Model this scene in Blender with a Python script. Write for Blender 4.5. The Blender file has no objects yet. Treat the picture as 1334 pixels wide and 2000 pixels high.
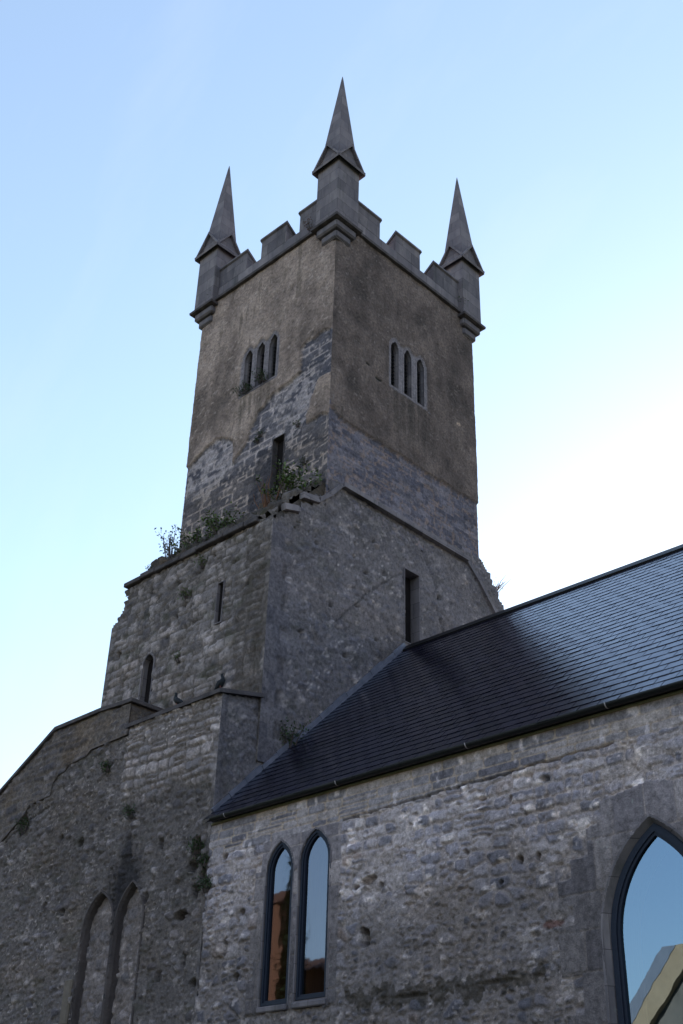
import bpy, bmesh, math, random
import numpy as np
from mathutils import Vector, Matrix

# ------------------------------------------------------------------ camera, sky, sun, exposure
SC = bpy.context.scene
COL = SC.collection
F_PX, CX, CY = 2307.6, 667.0, 1000.0            # focal length and centre in photo pixels (1334 x 2000)
YAW, PITCH, ROLL = 0.78423, 0.54700, -0.03116
CAM = np.array([0.0, 0.0, 1.6])
_f = np.array([-math.sin(YAW)*math.cos(PITCH), math.cos(YAW)*math.cos(PITCH), math.sin(PITCH)])
_r0 = np.cross(_f, [0, 0, 1]); _r0 /= np.linalg.norm(_r0)
_d0 = np.cross(_f, _r0)
_r = math.cos(ROLL)*_r0 + math.sin(ROLL)*_d0
_d = -math.sin(ROLL)*_r0 + math.cos(ROLL)*_d0
cam = bpy.data.cameras.new('camera'); camo = bpy.data.objects.new('camera', cam); COL.objects.link(camo)
camo.matrix_world = Matrix(((_r[0], -_d[0], -_f[0], CAM[0]), (_r[1], -_d[1], -_f[1], CAM[1]), (_r[2], -_d[2], -_f[2], CAM[2]), (0, 0, 0, 1)))
cam.sensor_fit = 'VERTICAL'; cam.sensor_height = 36.0; cam.lens = 36.0*F_PX/2000.0
cam.clip_end = 3000; cam.clip_start = 0.1
SC.camera = camo

SUN_AZ, SUN_EL = math.radians(15), math.radians(15)   # azimuth from +Y towards -X
world = bpy.data.worlds.new('World'); SC.world = world; world.use_nodes = True
nt = world.node_tree
bg = nt.nodes['Background']
sky = nt.nodes.new('ShaderNodeTexSky'); sky.sky_type = 'NISHITA'; sky.sun_disc = False
sky.sun_elevation = SUN_EL; sky.sun_rotation = -SUN_AZ
sky.air_density = 1.0; sky.air_density = 1.15; sky.dust_density = 0.55; sky.ozone_density = 1.6; sky.altitude = 0
# thin high cloud: a few wisps whitening the sky
tc = nt.nodes.new('ShaderNodeTexCoord')
mp = nt.nodes.new('ShaderNodeMapping'); mp.inputs['Scale'].default_value = (1.2, 3.0, 5.0); mp.inputs['Rotation'].default_value = (0.3, 0.5, 0.4)
nz = nt.nodes.new('ShaderNodeTexNoise'); nz.inputs['Scale'].default_value = 1.6; nz.inputs['Detail'].default_value = 6
rp = nt.nodes.new('ShaderNodeValToRGB'); rp.color_ramp.elements[0].position = 0.48; rp.color_ramp.elements[1].position = 0.85
rp.color_ramp.elements[0].color = (0.30, 0.30, 0.30, 1); rp.color_ramp.elements[1].color = (0.36, 0.36, 0.36, 1)
mx = nt.nodes.new('ShaderNodeMix'); mx.data_type = 'RGBA'
mx.inputs['B'].default_value = (1.45, 1.80, 2.4, 1)
nt.links.new(tc.outputs['Generated'], mp.inputs['Vector']); nt.links.new(mp.outputs['Vector'], nz.inputs['Vector'])
nt.links.new(nz.outputs['Fac'], rp.inputs['Fac']); nt.links.new(rp.outputs['Color'], mx.inputs['Factor'])
nt.links.new(sky.outputs['Color'], mx.inputs['A'])
# a few thin bright streaks of cirrus
mp2 = nt.nodes.new('ShaderNodeMapping'); mp2.inputs['Scale'].default_value = (2.0, 6.0, 1.4); mp2.inputs['Rotation'].default_value = (0.5, 0.2, 0.9)
nz2 = nt.nodes.new('ShaderNodeTexNoise'); nz2.inputs['Scale'].default_value = 2.3; nz2.inputs['Detail'].default_value = 8; nz2.inputs['Roughness'].default_value = .55
rp2 = nt.nodes.new('ShaderNodeValToRGB'); rp2.color_ramp.elements[0].position = 0.52; rp2.color_ramp.elements[1].position = 0.8; rp2.color_ramp.elements[1].color = (0.10, 0.10, 0.10, 1)
mx2 = nt.nodes.new('ShaderNodeMix'); mx2.data_type = 'RGBA'; mx2.inputs['B'].default_value = (2.6, 2.7, 2.85, 1)
nt.links.new(tc.outputs['Generated'], mp2.inputs['Vector']); nt.links.new(mp2.outputs['Vector'], nz2.inputs['Vector'])
nt.links.new(nz2.outputs['Fac'], rp2.inputs['Fac']); nt.links.new(rp2.outputs['Color'], mx2.inputs['Factor'])
nt.links.new(mx.outputs['Result'], mx2.inputs['A']); nt.links.new(mx2.outputs['Result'], bg.inputs['Color'])
bg.inputs['Strength'].default_value = 0.12
sl = bpy.data.lights.new('sun', 'SUN'); sl.energy = 3.0; sl.angle = math.radians(0.5); sl.color = (1, 0.93, 0.84)
so = bpy.data.objects.new('sun', sl); COL.objects.link(so)
so.location = (-20, 60, 60)
_s = Vector((-math.sin(SUN_AZ)*math.cos(SUN_EL), math.cos(SUN_AZ)*math.cos(SUN_EL), math.sin(SUN_EL)))
so.rotation_euler = _s.to_track_quat('Z', 'Y').to_euler()
SC.view_settings.view_transform = 'Standard'; SC.view_settings.look = 'None'
SC.view_settings.exposure = 1.8; SC.view_settings.gamma = 1.0
SC.cycles.max_bounces = 6

# ------------------------------------------------------------------ helpers
def ray(p):
    return _r*(p[0]-CX)/F_PX + _d*(p[1]-CY)/F_PX + _f
def onY(p, y): d = ray(p); q = CAM + d*(y-CAM[1])/d[1]; return q
def onX(p, x): d = ray(p); q = CAM + d*(x-CAM[0])/d[0]; return q

def ss(a, b, x):
    t = np.clip((x-a)/(b-a), 0, 1); return t*t*(3-2*t)
def _hash(i, j, s):
    n = (i.astype(np.int64)*374761393 + j.astype(np.int64)*668265263 + int(s)*1274126177) & 0xffffffff
    n = ((n ^ (n >> 13))*1274126177) & 0xffffffff
    n = (n ^ (n >> 16)) & 0xffffff
    return n/float(0xffffff)
def vn(x, y, s=0):
    i = np.floor(x); j = np.floor(y); fx = x-i; fy = y-j
    fx = fx*fx*(3-2*fx); fy = fy*fy*(3-2*fy)
    a = _hash(i, j, s); b = _hash(i+1, j, s); c = _hash(i, j+1, s); d = _hash(i+1, j+1, s)
    return (a*(1-fx)+b*fx)*(1-fy) + (c*(1-fx)+d*fx)*fy
def fbm(x, y, s=0, o=4):
    t = 0; a = 0.5; n = 0
    for k in range(o):
        t = t + a*vn(x*2**k + 17.3*k, y*2**k - 9.1*k, s+k); n += a; a *= 0.5
    return t/n
def inpoly(U, V, poly):
    r = np.zeros(U.shape, bool); n = len(poly)
    for k in range(n):
        x0, y0 = poly[k]; x1, y1 = poly[(k+1) % n]
        if y0 == y1: continue
        c = ((y0 > V) != (y1 > V)) & (U < (x1-x0)*(V-y0)/(y1-y0) + x0)
        r ^= c
    return r
def segdist(U, V, pts):
    d = np.full(U.shape, 1e9)
    for (x0, y0), (x1, y1) in zip(pts[:-1], pts[1:]):
        dx, dy = x1-x0, y1-y0; L = dx*dx+dy*dy+1e-9
        t = np.clip(((U-x0)*dx+(V-y0)*dy)/L, 0, 1)
        d = np.minimum(d, np.hypot(U-x0-t*dx, V-y0-t*dy))
    return d

def stones(U, V, seed, ch=(.12, .28), cw=(.18, .5), warp=.06, wl=.6, joint=.03, split=.35, rough=1.0):
    """irregular coursed stones: returns edge distance, two randoms per stone"""
    rng = np.random.RandomState(seed)
    wu = (fbm(U/wl, V/wl, seed+1, 3)-.5)*2*warp*1.6 + (fbm(U/.12, V/.12, seed+5, 2)-.5)*.05*rough
    wv = (fbm(U/wl+31, V/wl+7, seed+2, 3)-.5)*2*warp + (fbm(U/.1+3, V/.1, seed+6, 2)-.5)*.045*rough
    u = U+wu; v = V+wv
    v0 = V.min()-1; v1 = V.max()+1
    hs = [v0]
    while hs[-1] < v1: hs.append(hs[-1]+rng.uniform(*ch))
    hs = np.array(hs); row = np.clip(np.searchsorted(hs, v)-1, 0, len(hs)-2)
    D = np.zeros(U.shape); R1 = np.zeros(U.shape); R2 = np.zeros(U.shape)
    u0 = U.min()-1; u1 = U.max()+1
    for r in np.unique(row):
        m = row == r
        ws = [u0-rng.rand()]
        while ws[-1] < u1: ws.append(ws[-1]+rng.uniform(*cw)*(1 if rng.rand() > .25 else .55))
        ws = np.array(ws); n = len(ws)
        c = np.clip(np.searchsorted(ws, u[m])-1, 0, n-2)
        um = u[m]; vm = v[m]; lo = np.full(um.shape, hs[r]); hi = np.full(um.shape, hs[r+1])
        ra = rng.rand(n); rb = rng.rand(n); sp = rng.rand(n) < split; sv = rng.uniform(.35, .65, n); rc = rng.rand(n); rd = rng.rand(n)
        mid = lo + (hi-lo)*sv[c]
        up = sp[c] & (vm > mid); dn = sp[c] & ~up
        lo2 = np.where(up, mid, lo); hi2 = np.where(dn, mid, hi)
        du = np.minimum(um-ws[c], ws[c+1]-um); dv = np.minimum(vm-lo2, hi2-vm)
        k = .018
        d = -k*np.log(np.exp(-np.clip(du, -1, 1)/k)+np.exp(-np.clip(dv, -1, 1)/k))
        D[m] = d; R1[m] = np.where(up, rc[c], ra[c]); R2[m] = np.where(up, rd[c], rb[c])
    return D, R1, R2

def vor(U, V, a, b, seed):
    x = U/a; y = V/b; i = np.floor(x); j = np.floor(y)
    f1 = np.full(U.shape, 9.0); f2 = np.full(U.shape, 9.0); r = np.zeros(U.shape); q = np.zeros(U.shape)
    for di in (-1, 0, 1):
        for dj in (-1, 0, 1):
            ci = i+di; cj = j+dj
            px_ = ci+.5+(_hash(ci, cj, seed)-.5)*.9; py_ = cj+.5+(_hash(ci, cj, seed+1)-.5)*.75
            dx_ = np.abs(x-px_); dy_ = np.abs(y-py_)
            d = (dx_**3+dy_**3)**(1/3)                      # squarish cells: roughly dressed stones
            h1 = _hash(ci, cj, seed+2); h2 = _hash(ci, cj, seed+3)
            d = d-(h2-.5)*.18
            lt = d < f1
            f2 = np.where(lt, f1, np.minimum(f2, d)); r = np.where(lt, h1, r); q = np.where(lt, h2, q); f1 = np.where(lt, d, f1)
    return (f2-f1)*.5*b, r, q
def stones_vor(U, V, seed, a, b, keep=.45, warp=.05, rough=1.0):
    wu = (fbm(U/.5, V/.5, seed+1, 3)-.5)*2*warp + (fbm(U/.09, V/.09, seed+5, 2)-.5)*.045*rough
    wv = (fbm(U/.5+31, V/.5+7, seed+2, 3)-.5)*2*warp + (fbm(U/.08+3, V/.08, seed+6, 2)-.5)*.04*rough
    u = U+wu; v = V+wv
    D, R1, R2 = vor(u, v, a, b, seed+40)
    D2, A1, A2 = vor(u, v, a*.5, b*.52, seed+50)
    small = R2 > keep
    D = np.where(small, np.minimum(D, D2), D)
    return D, np.where(small, A1, R1), np.where(small, A2, (R2/keep)*.9)

class Skin:
    """collects dense wall patches (with an albedo attribute) and plain faces into ONE mesh"""
    def __init__(s): s.v = []; s.f = []; s.c = []; s.n = 0
    def add(s, verts, faces, rgb):
        verts = np.asarray(verts, float).reshape(-1, 3); faces = np.asarray(faces, int)
        s.v.append(verts); s.f.append(faces+s.n)
        c = np.asarray(rgb, float)
        if c.ndim == 1: c = np.tile(c, (len(verts), 1))
        s.c.append(c); s.n += len(verts)
    def patch(s, ul, vl, P, fn, keep=None, flip=False):
        U, V = np.meshgrid(ul, vl)
        h, rgb = fn(U, V)
        X = P(U, V, h)
        nv, nu = U.shape
        idx = np.arange(nu*nv).reshape(nv, nu)
        q = np.stack([idx[:-1, :-1], idx[:-1, 1:], idx[1:, 1:], idx[1:, :-1]], -1)
        uc = .25*(U[:-1, :-1]+U[:-1, 1:]+U[1:, 1:]+U[1:, :-1]); vc = .25*(V[:-1, :-1]+V[:-1, 1:]+V[1:, 1:]+V[1:, :-1])
        k = np.ones(uc.shape, bool) if keep is None else keep(uc, vc)
        q = q[k]
        if flip: q = q[:, ::-1]
        used = np.unique(q); remap = np.full(nu*nv, -1); remap[used] = np.arange(len(used))
        s.add(X.reshape(-1, 3)[used], remap[q], rgb.reshape(-1, 3)[used])
    def quad(s, a, b, c, d, rgb=(.15, .15, .15)):
        s.add([a, b, c, d], [[0, 1, 2, 3]], rgb)
    def build(s, name, mat, parent=None, smooth=True):
        v = np.concatenate(s.v); f = np.concatenate(s.f); c = np.concatenate(s.c)
        me = bpy.data.meshes.new(name)
        me.vertices.add(len(v)); me.vertices.foreach_set('co', v.ravel())
        me.loops.add(f.size); me.loops.foreach_set('vertex_index', f.ravel())
        me.polygons.add(len(f)); me.polygons.foreach_set('loop_start', np.arange(0, f.size, 4))
        me.update(calc_edges=True); me.validate()
        at = me.attributes.new('albedo', 'FLOAT_COLOR', 'POINT')
        at.data.foreach_set('color', np.concatenate([c, np.ones((len(c), 1))], 1).ravel())
        if smooth: me.shade_smooth()
        me.materials.append(mat)
        return link(name, me, parent)

def link(name, me, parent=None):
    o = bpy.data.objects.new(name, me); COL.objects.link(o)
    if parent is not None:
        o.parent = parent
        # mesh data is written in world metres: undo the offsets of its ancestors
        off = Vector((0, 0, 0)); p = parent
        while p is not None: off += p.location; p = p.parent
        o.location = -off
    return o
def local(name, me, parent):
    o = bpy.data.objects.new(name, me); COL.objects.link(o); o.parent = parent; return o
def tag(o, label, cat, group=None):
    o['label'] = label; o['category'] = cat
    if group: o['group'] = group
    return o
def thing(name, label, cat, loc, group=None):
    o = bpy.data.objects.new(name, None); COL.objects.link(o); o.location = loc; o.empty_display_size = .3
    return tag(o, label, cat, group)

class MB:
    """small bmesh collector"""
    def __init__(s): s.bm = bmesh.new()
    def box(s, a, b, bev=0.0):
        x0, y0, z0 = a; x1, y1, z1 = b
        vs = [s.bm.verts.new(p) for p in ((x0,y0,z0),(x1,y0,z0),(x1,y1,z0),(x0,y1,z0),(x0,y0,z1),(x1,y0,z1),(x1,y1,z1),(x0,y1,z1))]
        fs = [s.bm.faces.new([vs[i] for i in q]) for q in ((0,3,2,1),(4,5,6,7),(0,1,5,4),(1,2,6,5),(2,3,7,6),(3,0,4,7))]
        if bev:
            es = list({e for f in fs for e in f.edges})
            bmesh.ops.bevel(s.bm, geom=es, offset=bev, segments=1, affect='EDGES')
        return s
    def prism(s, poly, ext):
        """closed polygon of 3d points extruded by vector ext"""
        a = [s.bm.verts.new(p) for p in poly]; b = [s.bm.verts.new(Vector(p)+Vector(ext)) for p in poly]
        n = len(poly)
        try:
            s.bm.faces.new(a[::-1]); s.bm.faces.new(b)
            for k in range(n): s.bm.faces.new([a[k], a[(k+1) % n], b[(k+1) % n], b[k]])
        except ValueError: pass
        return s
    def face(s, pts): s.bm.faces.new([s.bm.verts.new(p) for p in pts]); return s
    def loft(s, loops, closed=True, cap0=False, cap1=False):
        L = [[s.bm.verts.new(p) for p in lp] for lp in loops]
        n = len(L[0])
        for A, B in zip(L[:-1], L[1:]):
            for k in range(n if closed else n-1):
                s.bm.faces.new([A[k], A[(k+1) % n], B[(k+1) % n], B[k]])
        if cap0: s.bm.faces.new(L[0][::-1])
        if cap1: s.bm.faces.new(L[-1])
        return s
    def tube(s, pts, rads, n=6):
        loops = []
        pts = [Vector(p) for p in pts]
        for i, p in enumerate(pts):
            t = (pts[min(i+1, len(pts)-1)]-pts[max(i-1, 0)]).normalized()
            a = t.orthogonal().normalized(); b = t.cross(a)
            loops.append([p+(a*math.cos(2*math.pi*k/n)+b*math.sin(2*math.pi*k/n))*rads[i] for k in range(n)])
        return s.loft(loops, True, True, True)
    def mesh(s, name, mat, smooth=False):
        bmesh.ops.recalc_face_normals(s.bm, faces=s.bm.faces)
        me = bpy.data.meshes.new(name); s.bm.to_mesh(me); s.bm.free(); me.materials.append(mat)
        if smooth: me.shade_smooth()
        return me
    def build(s, name, mat, parent=None, smooth=False): return link(name, s.mesh(name, mat, smooth), parent)
    def local(s, name, mat, parent, smooth=False): return local(name, s.mesh(name, mat, smooth), parent)

# ------------------------------------------------------------------ materials
def newmat(name):
    m = bpy.data.materials.new(name); m.use_nodes = True
    return m, m.node_tree, m.node_tree.nodes['Principled BSDF']
def noise(t, scale, detail=5, rough=.6, vec=None, sc=None):
    n = t.nodes.new('ShaderNodeTexNoise'); n.inputs['Scale'].default_value = scale; n.inputs['Detail'].default_value = detail; n.inputs['Roughness'].default_value = rough
    co = t.nodes.new('ShaderNodeTexCoord')
    if sc:
        mpn = t.nodes.new('ShaderNodeMapping'); mpn.inputs['Scale'].default_value = sc
        t.links.new(co.outputs['Object'], mpn.inputs['Vector']); t.links.new(mpn.outputs['Vector'], n.inputs['Vector'])
    else: t.links.new(co.outputs['Object'], n.inputs['Vector'])
    return n.outputs['Fac']
def ramp(t, src, stops):
    r = t.nodes.new('ShaderNodeValToRGB'); e = r.color_ramp.elements
    while len(e) < len(stops): e.new(.5)
    for k, (p, c) in enumerate(stops): e[k].position = p; e[k].color = (*c, 1) if len(c) == 3 else c
    t.links.new(src, r.inputs['Fac']); return r.outputs['Color']
def mixc(t, fac, a, b, mode='MIX'):
    m = t.nodes.new('ShaderNodeMix'); m.data_type = 'RGBA'; m.blend_type = mode
    for key, val in (('Factor', fac), ('A', a), ('B', b)):
        if isinstance(val, (int, float)): m.inputs[key].default_value = val
        elif isinstance(val, tuple): m.inputs[key].default_value = (*val, 1)
        else: t.links.new(val, m.inputs[key])
    return m.outputs['Result']
def bump(t, p, src, strength, dist, prev=None):
    b = t.nodes.new('ShaderNodeBump'); b.inputs['Strength'].default_value = strength; b.inputs['Distance'].default_value = dist
    t.links.new(src, b.inputs['Height'])
    if prev is not None: t.links.new(prev, b.inputs['Normal'])
    t.links.new(b.outputs['Normal'], p.inputs['Normal']); return b.outputs['Normal']
def wallmat(name, lich=.5, fine=1.0):
    m, t, p = newmat(name)
    a = t.nodes.new('ShaderNodeAttribute'); a.attribute_name = 'albedo'
    f1 = ramp(t, noise(t, 14, 6, .65), [(.28, (.5,)*3), (.5, (1.0,)*3), (.74, (1.45, 1.44, 1.42))])
    c = mixc(t, 1.0, a.outputs['Color'], (1.10, .89, .935), 'MULTIPLY')
    c = mixc(t, 1.0, c, f1, 'MULTIPLY')
    f2 = ramp(t, noise(t, 60, 3, .6), [(.3, (.72,)*3), (.7, (1.25,)*3)])
    c = mixc(t, 1.0, c, f2, 'MULTIPLY')
    l1 = ramp(t, noise(t, 9, 7, .7), [(.64, (0, 0, 0)), (.72, (lich,)*3)])
    c = mixc(t, l1, c, (.42, .42, .40))
    t.links.new(c, p.inputs['Base Color']); p.inputs['Roughness'].default_value = .93; p.inputs['Specular IOR Level'].default_value = .2
    n = bump(t, p, noise(t, 22, 8, .7), .55*fine, .05)
    bump(t, p, noise(t, 90, 3, .6), .35*fine, .012, n)
    return m
def plain(name, c1, c2, scale=6, rough=.85, bs=.3, bd=.02, spec=.3, streak=None, extra=None, tint=(.97, .80, .87), blocks=None):
    m, t, p = newmat(name)
    c = ramp(t, noise(t, scale, 7, .65, sc=streak), [(.3, c1), (.7, c2)])
    if extra:
        c = mixc(t, ramp(t, noise(t, extra[1], 6, .7), [(extra[2], (0, 0, 0)), (extra[2]+.1, (1, 1, 1))]), c, extra[0])
    c = mixc(t, 1.0, c, tint, 'MULTIPLY')
    if blocks:
        co = t.nodes.new('ShaderNodeTexCoord'); sx = t.nodes.new('ShaderNodeSeparateXYZ'); ad = t.nodes.new('ShaderNodeMath'); cb = t.nodes.new('ShaderNodeCombineXYZ')
        t.links.new(co.outputs['Object'], sx.inputs[0]); t.links.new(sx.outputs['X'], ad.inputs[0]); t.links.new(sx.outputs['Y'], ad.inputs[1])
        t.links.new(ad.outputs[0], cb.inputs['X']); t.links.new(sx.outputs['Z'], cb.inputs['Y'])
        bk = t.nodes.new('ShaderNodeTexBrick'); bk.inputs['Scale'].default_value = 1.0
        for key, val in (('Color1', (.72, .72, .74, 1)), ('Color2', (1.2, 1.19, 1.16, 1)), ('Mortar', (.42, .41, .40, 1)), ('Mortar Size', .007), ('Mortar Smooth', .6), ('Brick Width', blocks[0]), ('Row Height', blocks[1])): bk.inputs[key].default_value = val
        t.links.new(cb.outputs[0], bk.inputs['Vector']); c = mixc(t, 1.0, c, bk.outputs['Color'], 'MULTIPLY')
        c = mixc(t, ramp(t, noise(t, 7, 8, .75), [(.61, (0, 0, 0)), (.72, (.75,)*3)]), c, (.27, .27, .245))
        c = mixc(t, ramp(t, noise(t, 2.2, 5, .7, sc=(1, 1, .25)), [(.56, (0, 0, 0)), (.74, (.7,)*3)]), c, (.045, .043, .038))
    t.links.new(c, p.inputs['Base Color']); p.inputs['Roughness'].default_value = rough; p.inputs['Specular IOR Level'].default_value = spec
    bump(t, p, noise(t, scale*5, 6, .65), bs, bd)
    return m
M_RUB = wallmat('rubble masonry', .35)
M_TOW = wallmat('tower masonry', .22, .8)
M_DRESS = plain('weathered limestone', (.105, .107, .115), (.21, .205, .20), 3.0, .9, .35, .02, .2, (1, 1, .35), ((.33, .32, .29), 5, .66), blocks=(.7, .42))
M_DRESS_DK = plain('dark weathered limestone', (.125, .126, .135), (.235, .23, .225), 2.6, .9, .35, .02, .2, (1, 1, .3), ((.23, .21, .17), 4, .66), blocks=(.62, .37))
M_ARCH = plain('dark stained arch stone', (.05, .047, .045), (.115, .105, .095), 3, .92, .7, .05, .2, (1, 1, .3))
M_COPE = plain('dark coping stone', (.045, .043, .043), (.12, .115, .11), 4, .92, .6, .04, .2)
M_FRAME = plain('blue grey painted metal', (.009, .014, .026), (.015, .022, .038), 30, .55, .05, .004, .2)
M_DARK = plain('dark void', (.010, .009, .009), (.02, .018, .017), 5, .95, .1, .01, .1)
M_LOUV = plain('dark louvre boards', (.008, .008, .010), (.014, .014, .016), 8, .8, .2, .01, .2)
M_LEAD = plain('lead flashing', (.07, .08, .10), (.15, .165, .20), 5, .5, .2, .01, .5)
M_GUT = plain('black gutter', (.005, .005, .006), (.009, .009, .010), 12, .45, .05, .003, .3)
M_STRAP = plain('galvanised strap', (.25, .25, .25), (.4, .4, .4), 20, .4, .1, .003, .5)
M_WOOD = plain('orange timber', (.30, .12, .04), (.45, .20, .07), 4, .5, .1, .005, .4, (8, 8, .5), tint=(1, 1, 1))
M_MORT = plain('lime mortar', (.24, .20, .13), (.34, .29, .20), 10, .95, .5, .02, .1, tint=(1, 1, 1))

m, t, p = newmat('wet slate'); M_SLATE = m
gi = t.nodes.new('ShaderNodeNewGeometry')
c = ramp(t, gi.outputs['Random Per Island'], [(0, (.003, .002, .006)), (.5, (.006, .004, .011)), (1, (.012, .009, .018))])
t.links.new(c, p.inputs['Base Color'])
rr = ramp(t, noise(t, 7, 5, .6), [(.3, (.15,)*3), (.7, (.27,)*3)]); t.links.new(rr, p.inputs['Roughness'])
p.inputs['Specular IOR Level'].default_value = .85; p.inputs['Specular Tint'].default_value = (.50, .68, 1, 1); p.inputs['Coat Weight'].default_value = .12; p.inputs['Coat Roughness'].default_value = .2; p.inputs['Coat IOR'].default_value = 1.45; p.inputs['Coat Tint'].default_value = (.7, .82, 1, 1)
bump(t, p, noise(t, 30, 6, .6), .10, .01)

def glass(name, col, tcol, wob):
  m, t, p = newmat(name)
  t.nodes.remove(p)
  out = t.nodes['Material Output']
  gl = t.nodes.new('ShaderNodeBsdfGlossy'); gl.inputs['Roughness'].default_value = wob*.4; gl.inputs['Color'].default_value = (*col, 1)
  tr = t.nodes.new('ShaderNodeBsdfTransparent'); tr.inputs['Color'].default_value = (*tcol, 1)
  bp = t.nodes.new('ShaderNodeBump'); bp.inputs['Strength'].default_value = wob; bp.inputs['Distance'].default_value = .02
  t.links.new(noise(t, 2.2, 2, .5), bp.inputs['Height']); t.links.new(bp.outputs['Normal'], gl.inputs['Normal'])
  ms = t.nodes.new('ShaderNodeMixShader'); ms.inputs['Fac'].default_value = .6
  t.links.new(tr.outputs[0], ms.inputs[1]); t.links.new(gl.outputs[0], ms.inputs[2]); t.links.new(ms.outputs[0], out.inputs['Surface'])
  return m
M_GLASS = glass('window glass', (.26, .35, .46), (.45, .47, .5), .018)
M_GLASSL = glass('dull lancet glass', (.25, .27, .33), (.6, .6, .6), .06)

def leafmat(name, a, b):
    m, t, p = newmat(name)
    g = t.nodes.new('ShaderNodeNewGeometry')
    t.links.new(ramp(t, g.outputs['Random Per Island'], [(0, a), (1, b)]), p.inputs['Base Color'])
    p.inputs['Roughness'].default_value = .6; p.inputs['Specular IOR Level'].default_value = .3
    return m
M_LEAF = leafmat('green leaves', (.045, .072, .020), (.12, .16, .05))
M_LEAFD = leafmat('dark green leaves', (.024, .04, .016), (.06, .085, .034))
M_STEM = plain('brown stems', (.10, .055, .03), (.20, .11, .06), 20, .9)
M_TWIG = plain('grey twigs', (.06, .05, .045), (.11, .10, .09), 20, .9)

# ------------------------------------------------------------------ main dimensions (metres)
XT, XL = -15.908, -21.12          # tower faces across X
YU, YR = 15.44, 20.906            # upper stage across Y
YL, YLR = 13.94, 22.3             # lower stage across Y
XLL = -21.27
YN = 13.0                         # nave wall plane
ZC = 23.86                         # string course under the parapet
planeY = lambda y: (lambda U, V, h: np.stack([U, y-h, V], -1))
planeX = lambda x: (lambda U, V, h: np.stack([x+h, U, V], -1))
fY = lambda y: (lambda u, v, d: (u, y+d, v))
fX = lambda x: (lambda u, v, d: (x-d, u, v))

def lines(a, b, step, extra=()):
    l = list(np.linspace(a, b, max(2, int(round((b-a)/step))+1)))
    for e in extra:
        if a < e < b:
            k = int(np.argmin([abs(q-e) for q in l])); l[k] = e
    return np.array(sorted(set(l)))
def lerp(a, b, t): return np.asarray(a)*(1-t[..., None]) + np.asarray(b)*t[..., None]
def pal(r, stops):
    xs = [s[0] for s in stops]
    return np.stack([np.interp(r, xs, [s[1][k] for s in stops]) for k in range(3)], -1)

class Arch(list):
    """pointed arch outline that can be offset exactly (same arc centres, other radius)"""
    pass
def arch_outline(x0, x1, z0, zs, za, n=12):
    """from bottom left, over the apex, to bottom right"""
    w = .5*(x1-x0); h = za-zs; R = (h*h+w*w)/(2*w)
    return _arch(x0+R, x1-R, R, z0, zs, n)
def _arch(ca, cb, R, z0, zs, n):
    xc = .5*(ca+cb); t1 = math.acos(max(-1, min(1, (ca-xc)/R)))
    L = [(ca-R*math.cos(t1*k/n), zs+R*math.sin(t1*k/n)) for k in range(n+1)]
    A = Arch([(L[0][0], z0)] + L + [(2*xc-a, b) for a, b in L[::-1][1:]] + [(2*xc-L[0][0], z0)])
    A.par = (ca, cb, R, z0, zs, n)
    return A
def rect_outline(x0, x1, z0, z1): return [(x0, z0), (x0, z1), (x1, z1), (x1, z0)]
def offs(poly, o):
    """offset closed polygon outwards by o (polygon listed clockwise seen from outside)"""
    if isinstance(poly, Arch):
        ca, cb, R_, z0, zs, n = poly.par
        return _arch(ca, cb, R_+o, z0-o, zs, n)
    n = len(poly); res = []
    for k in range(n):
        p0 = Vector(poly[k-1]); p1 = Vector(poly[k]); p2 = Vector(poly[(k+1) % n])
        a = (p1-p0).normalized(); b = (p2-p1).normalized()
        na = Vector((-a.y, a.x)); nb = Vector((-b.y, b.x)); m = (na+nb)
        if m.length < 1e-6: m = na
        m.normalize(); s = o/max(.45, m.dot(na)); q = p1+m*s
        res.append((q.x, q.y))
    return res
def sweep(mb, outline, prof, fm):
    mb.loft([[fm(u, v, d) for u, v in offs(outline, o)] for o, d in prof], True)
    return mb
def ring_solid(mb, outline, oin, oout, d0, d1, fm):
    return sweep(mb, outline, [(oin, d0), (oout, d0), (oout, d1), (oin, d1), (oin, d0)], fm)

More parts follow.
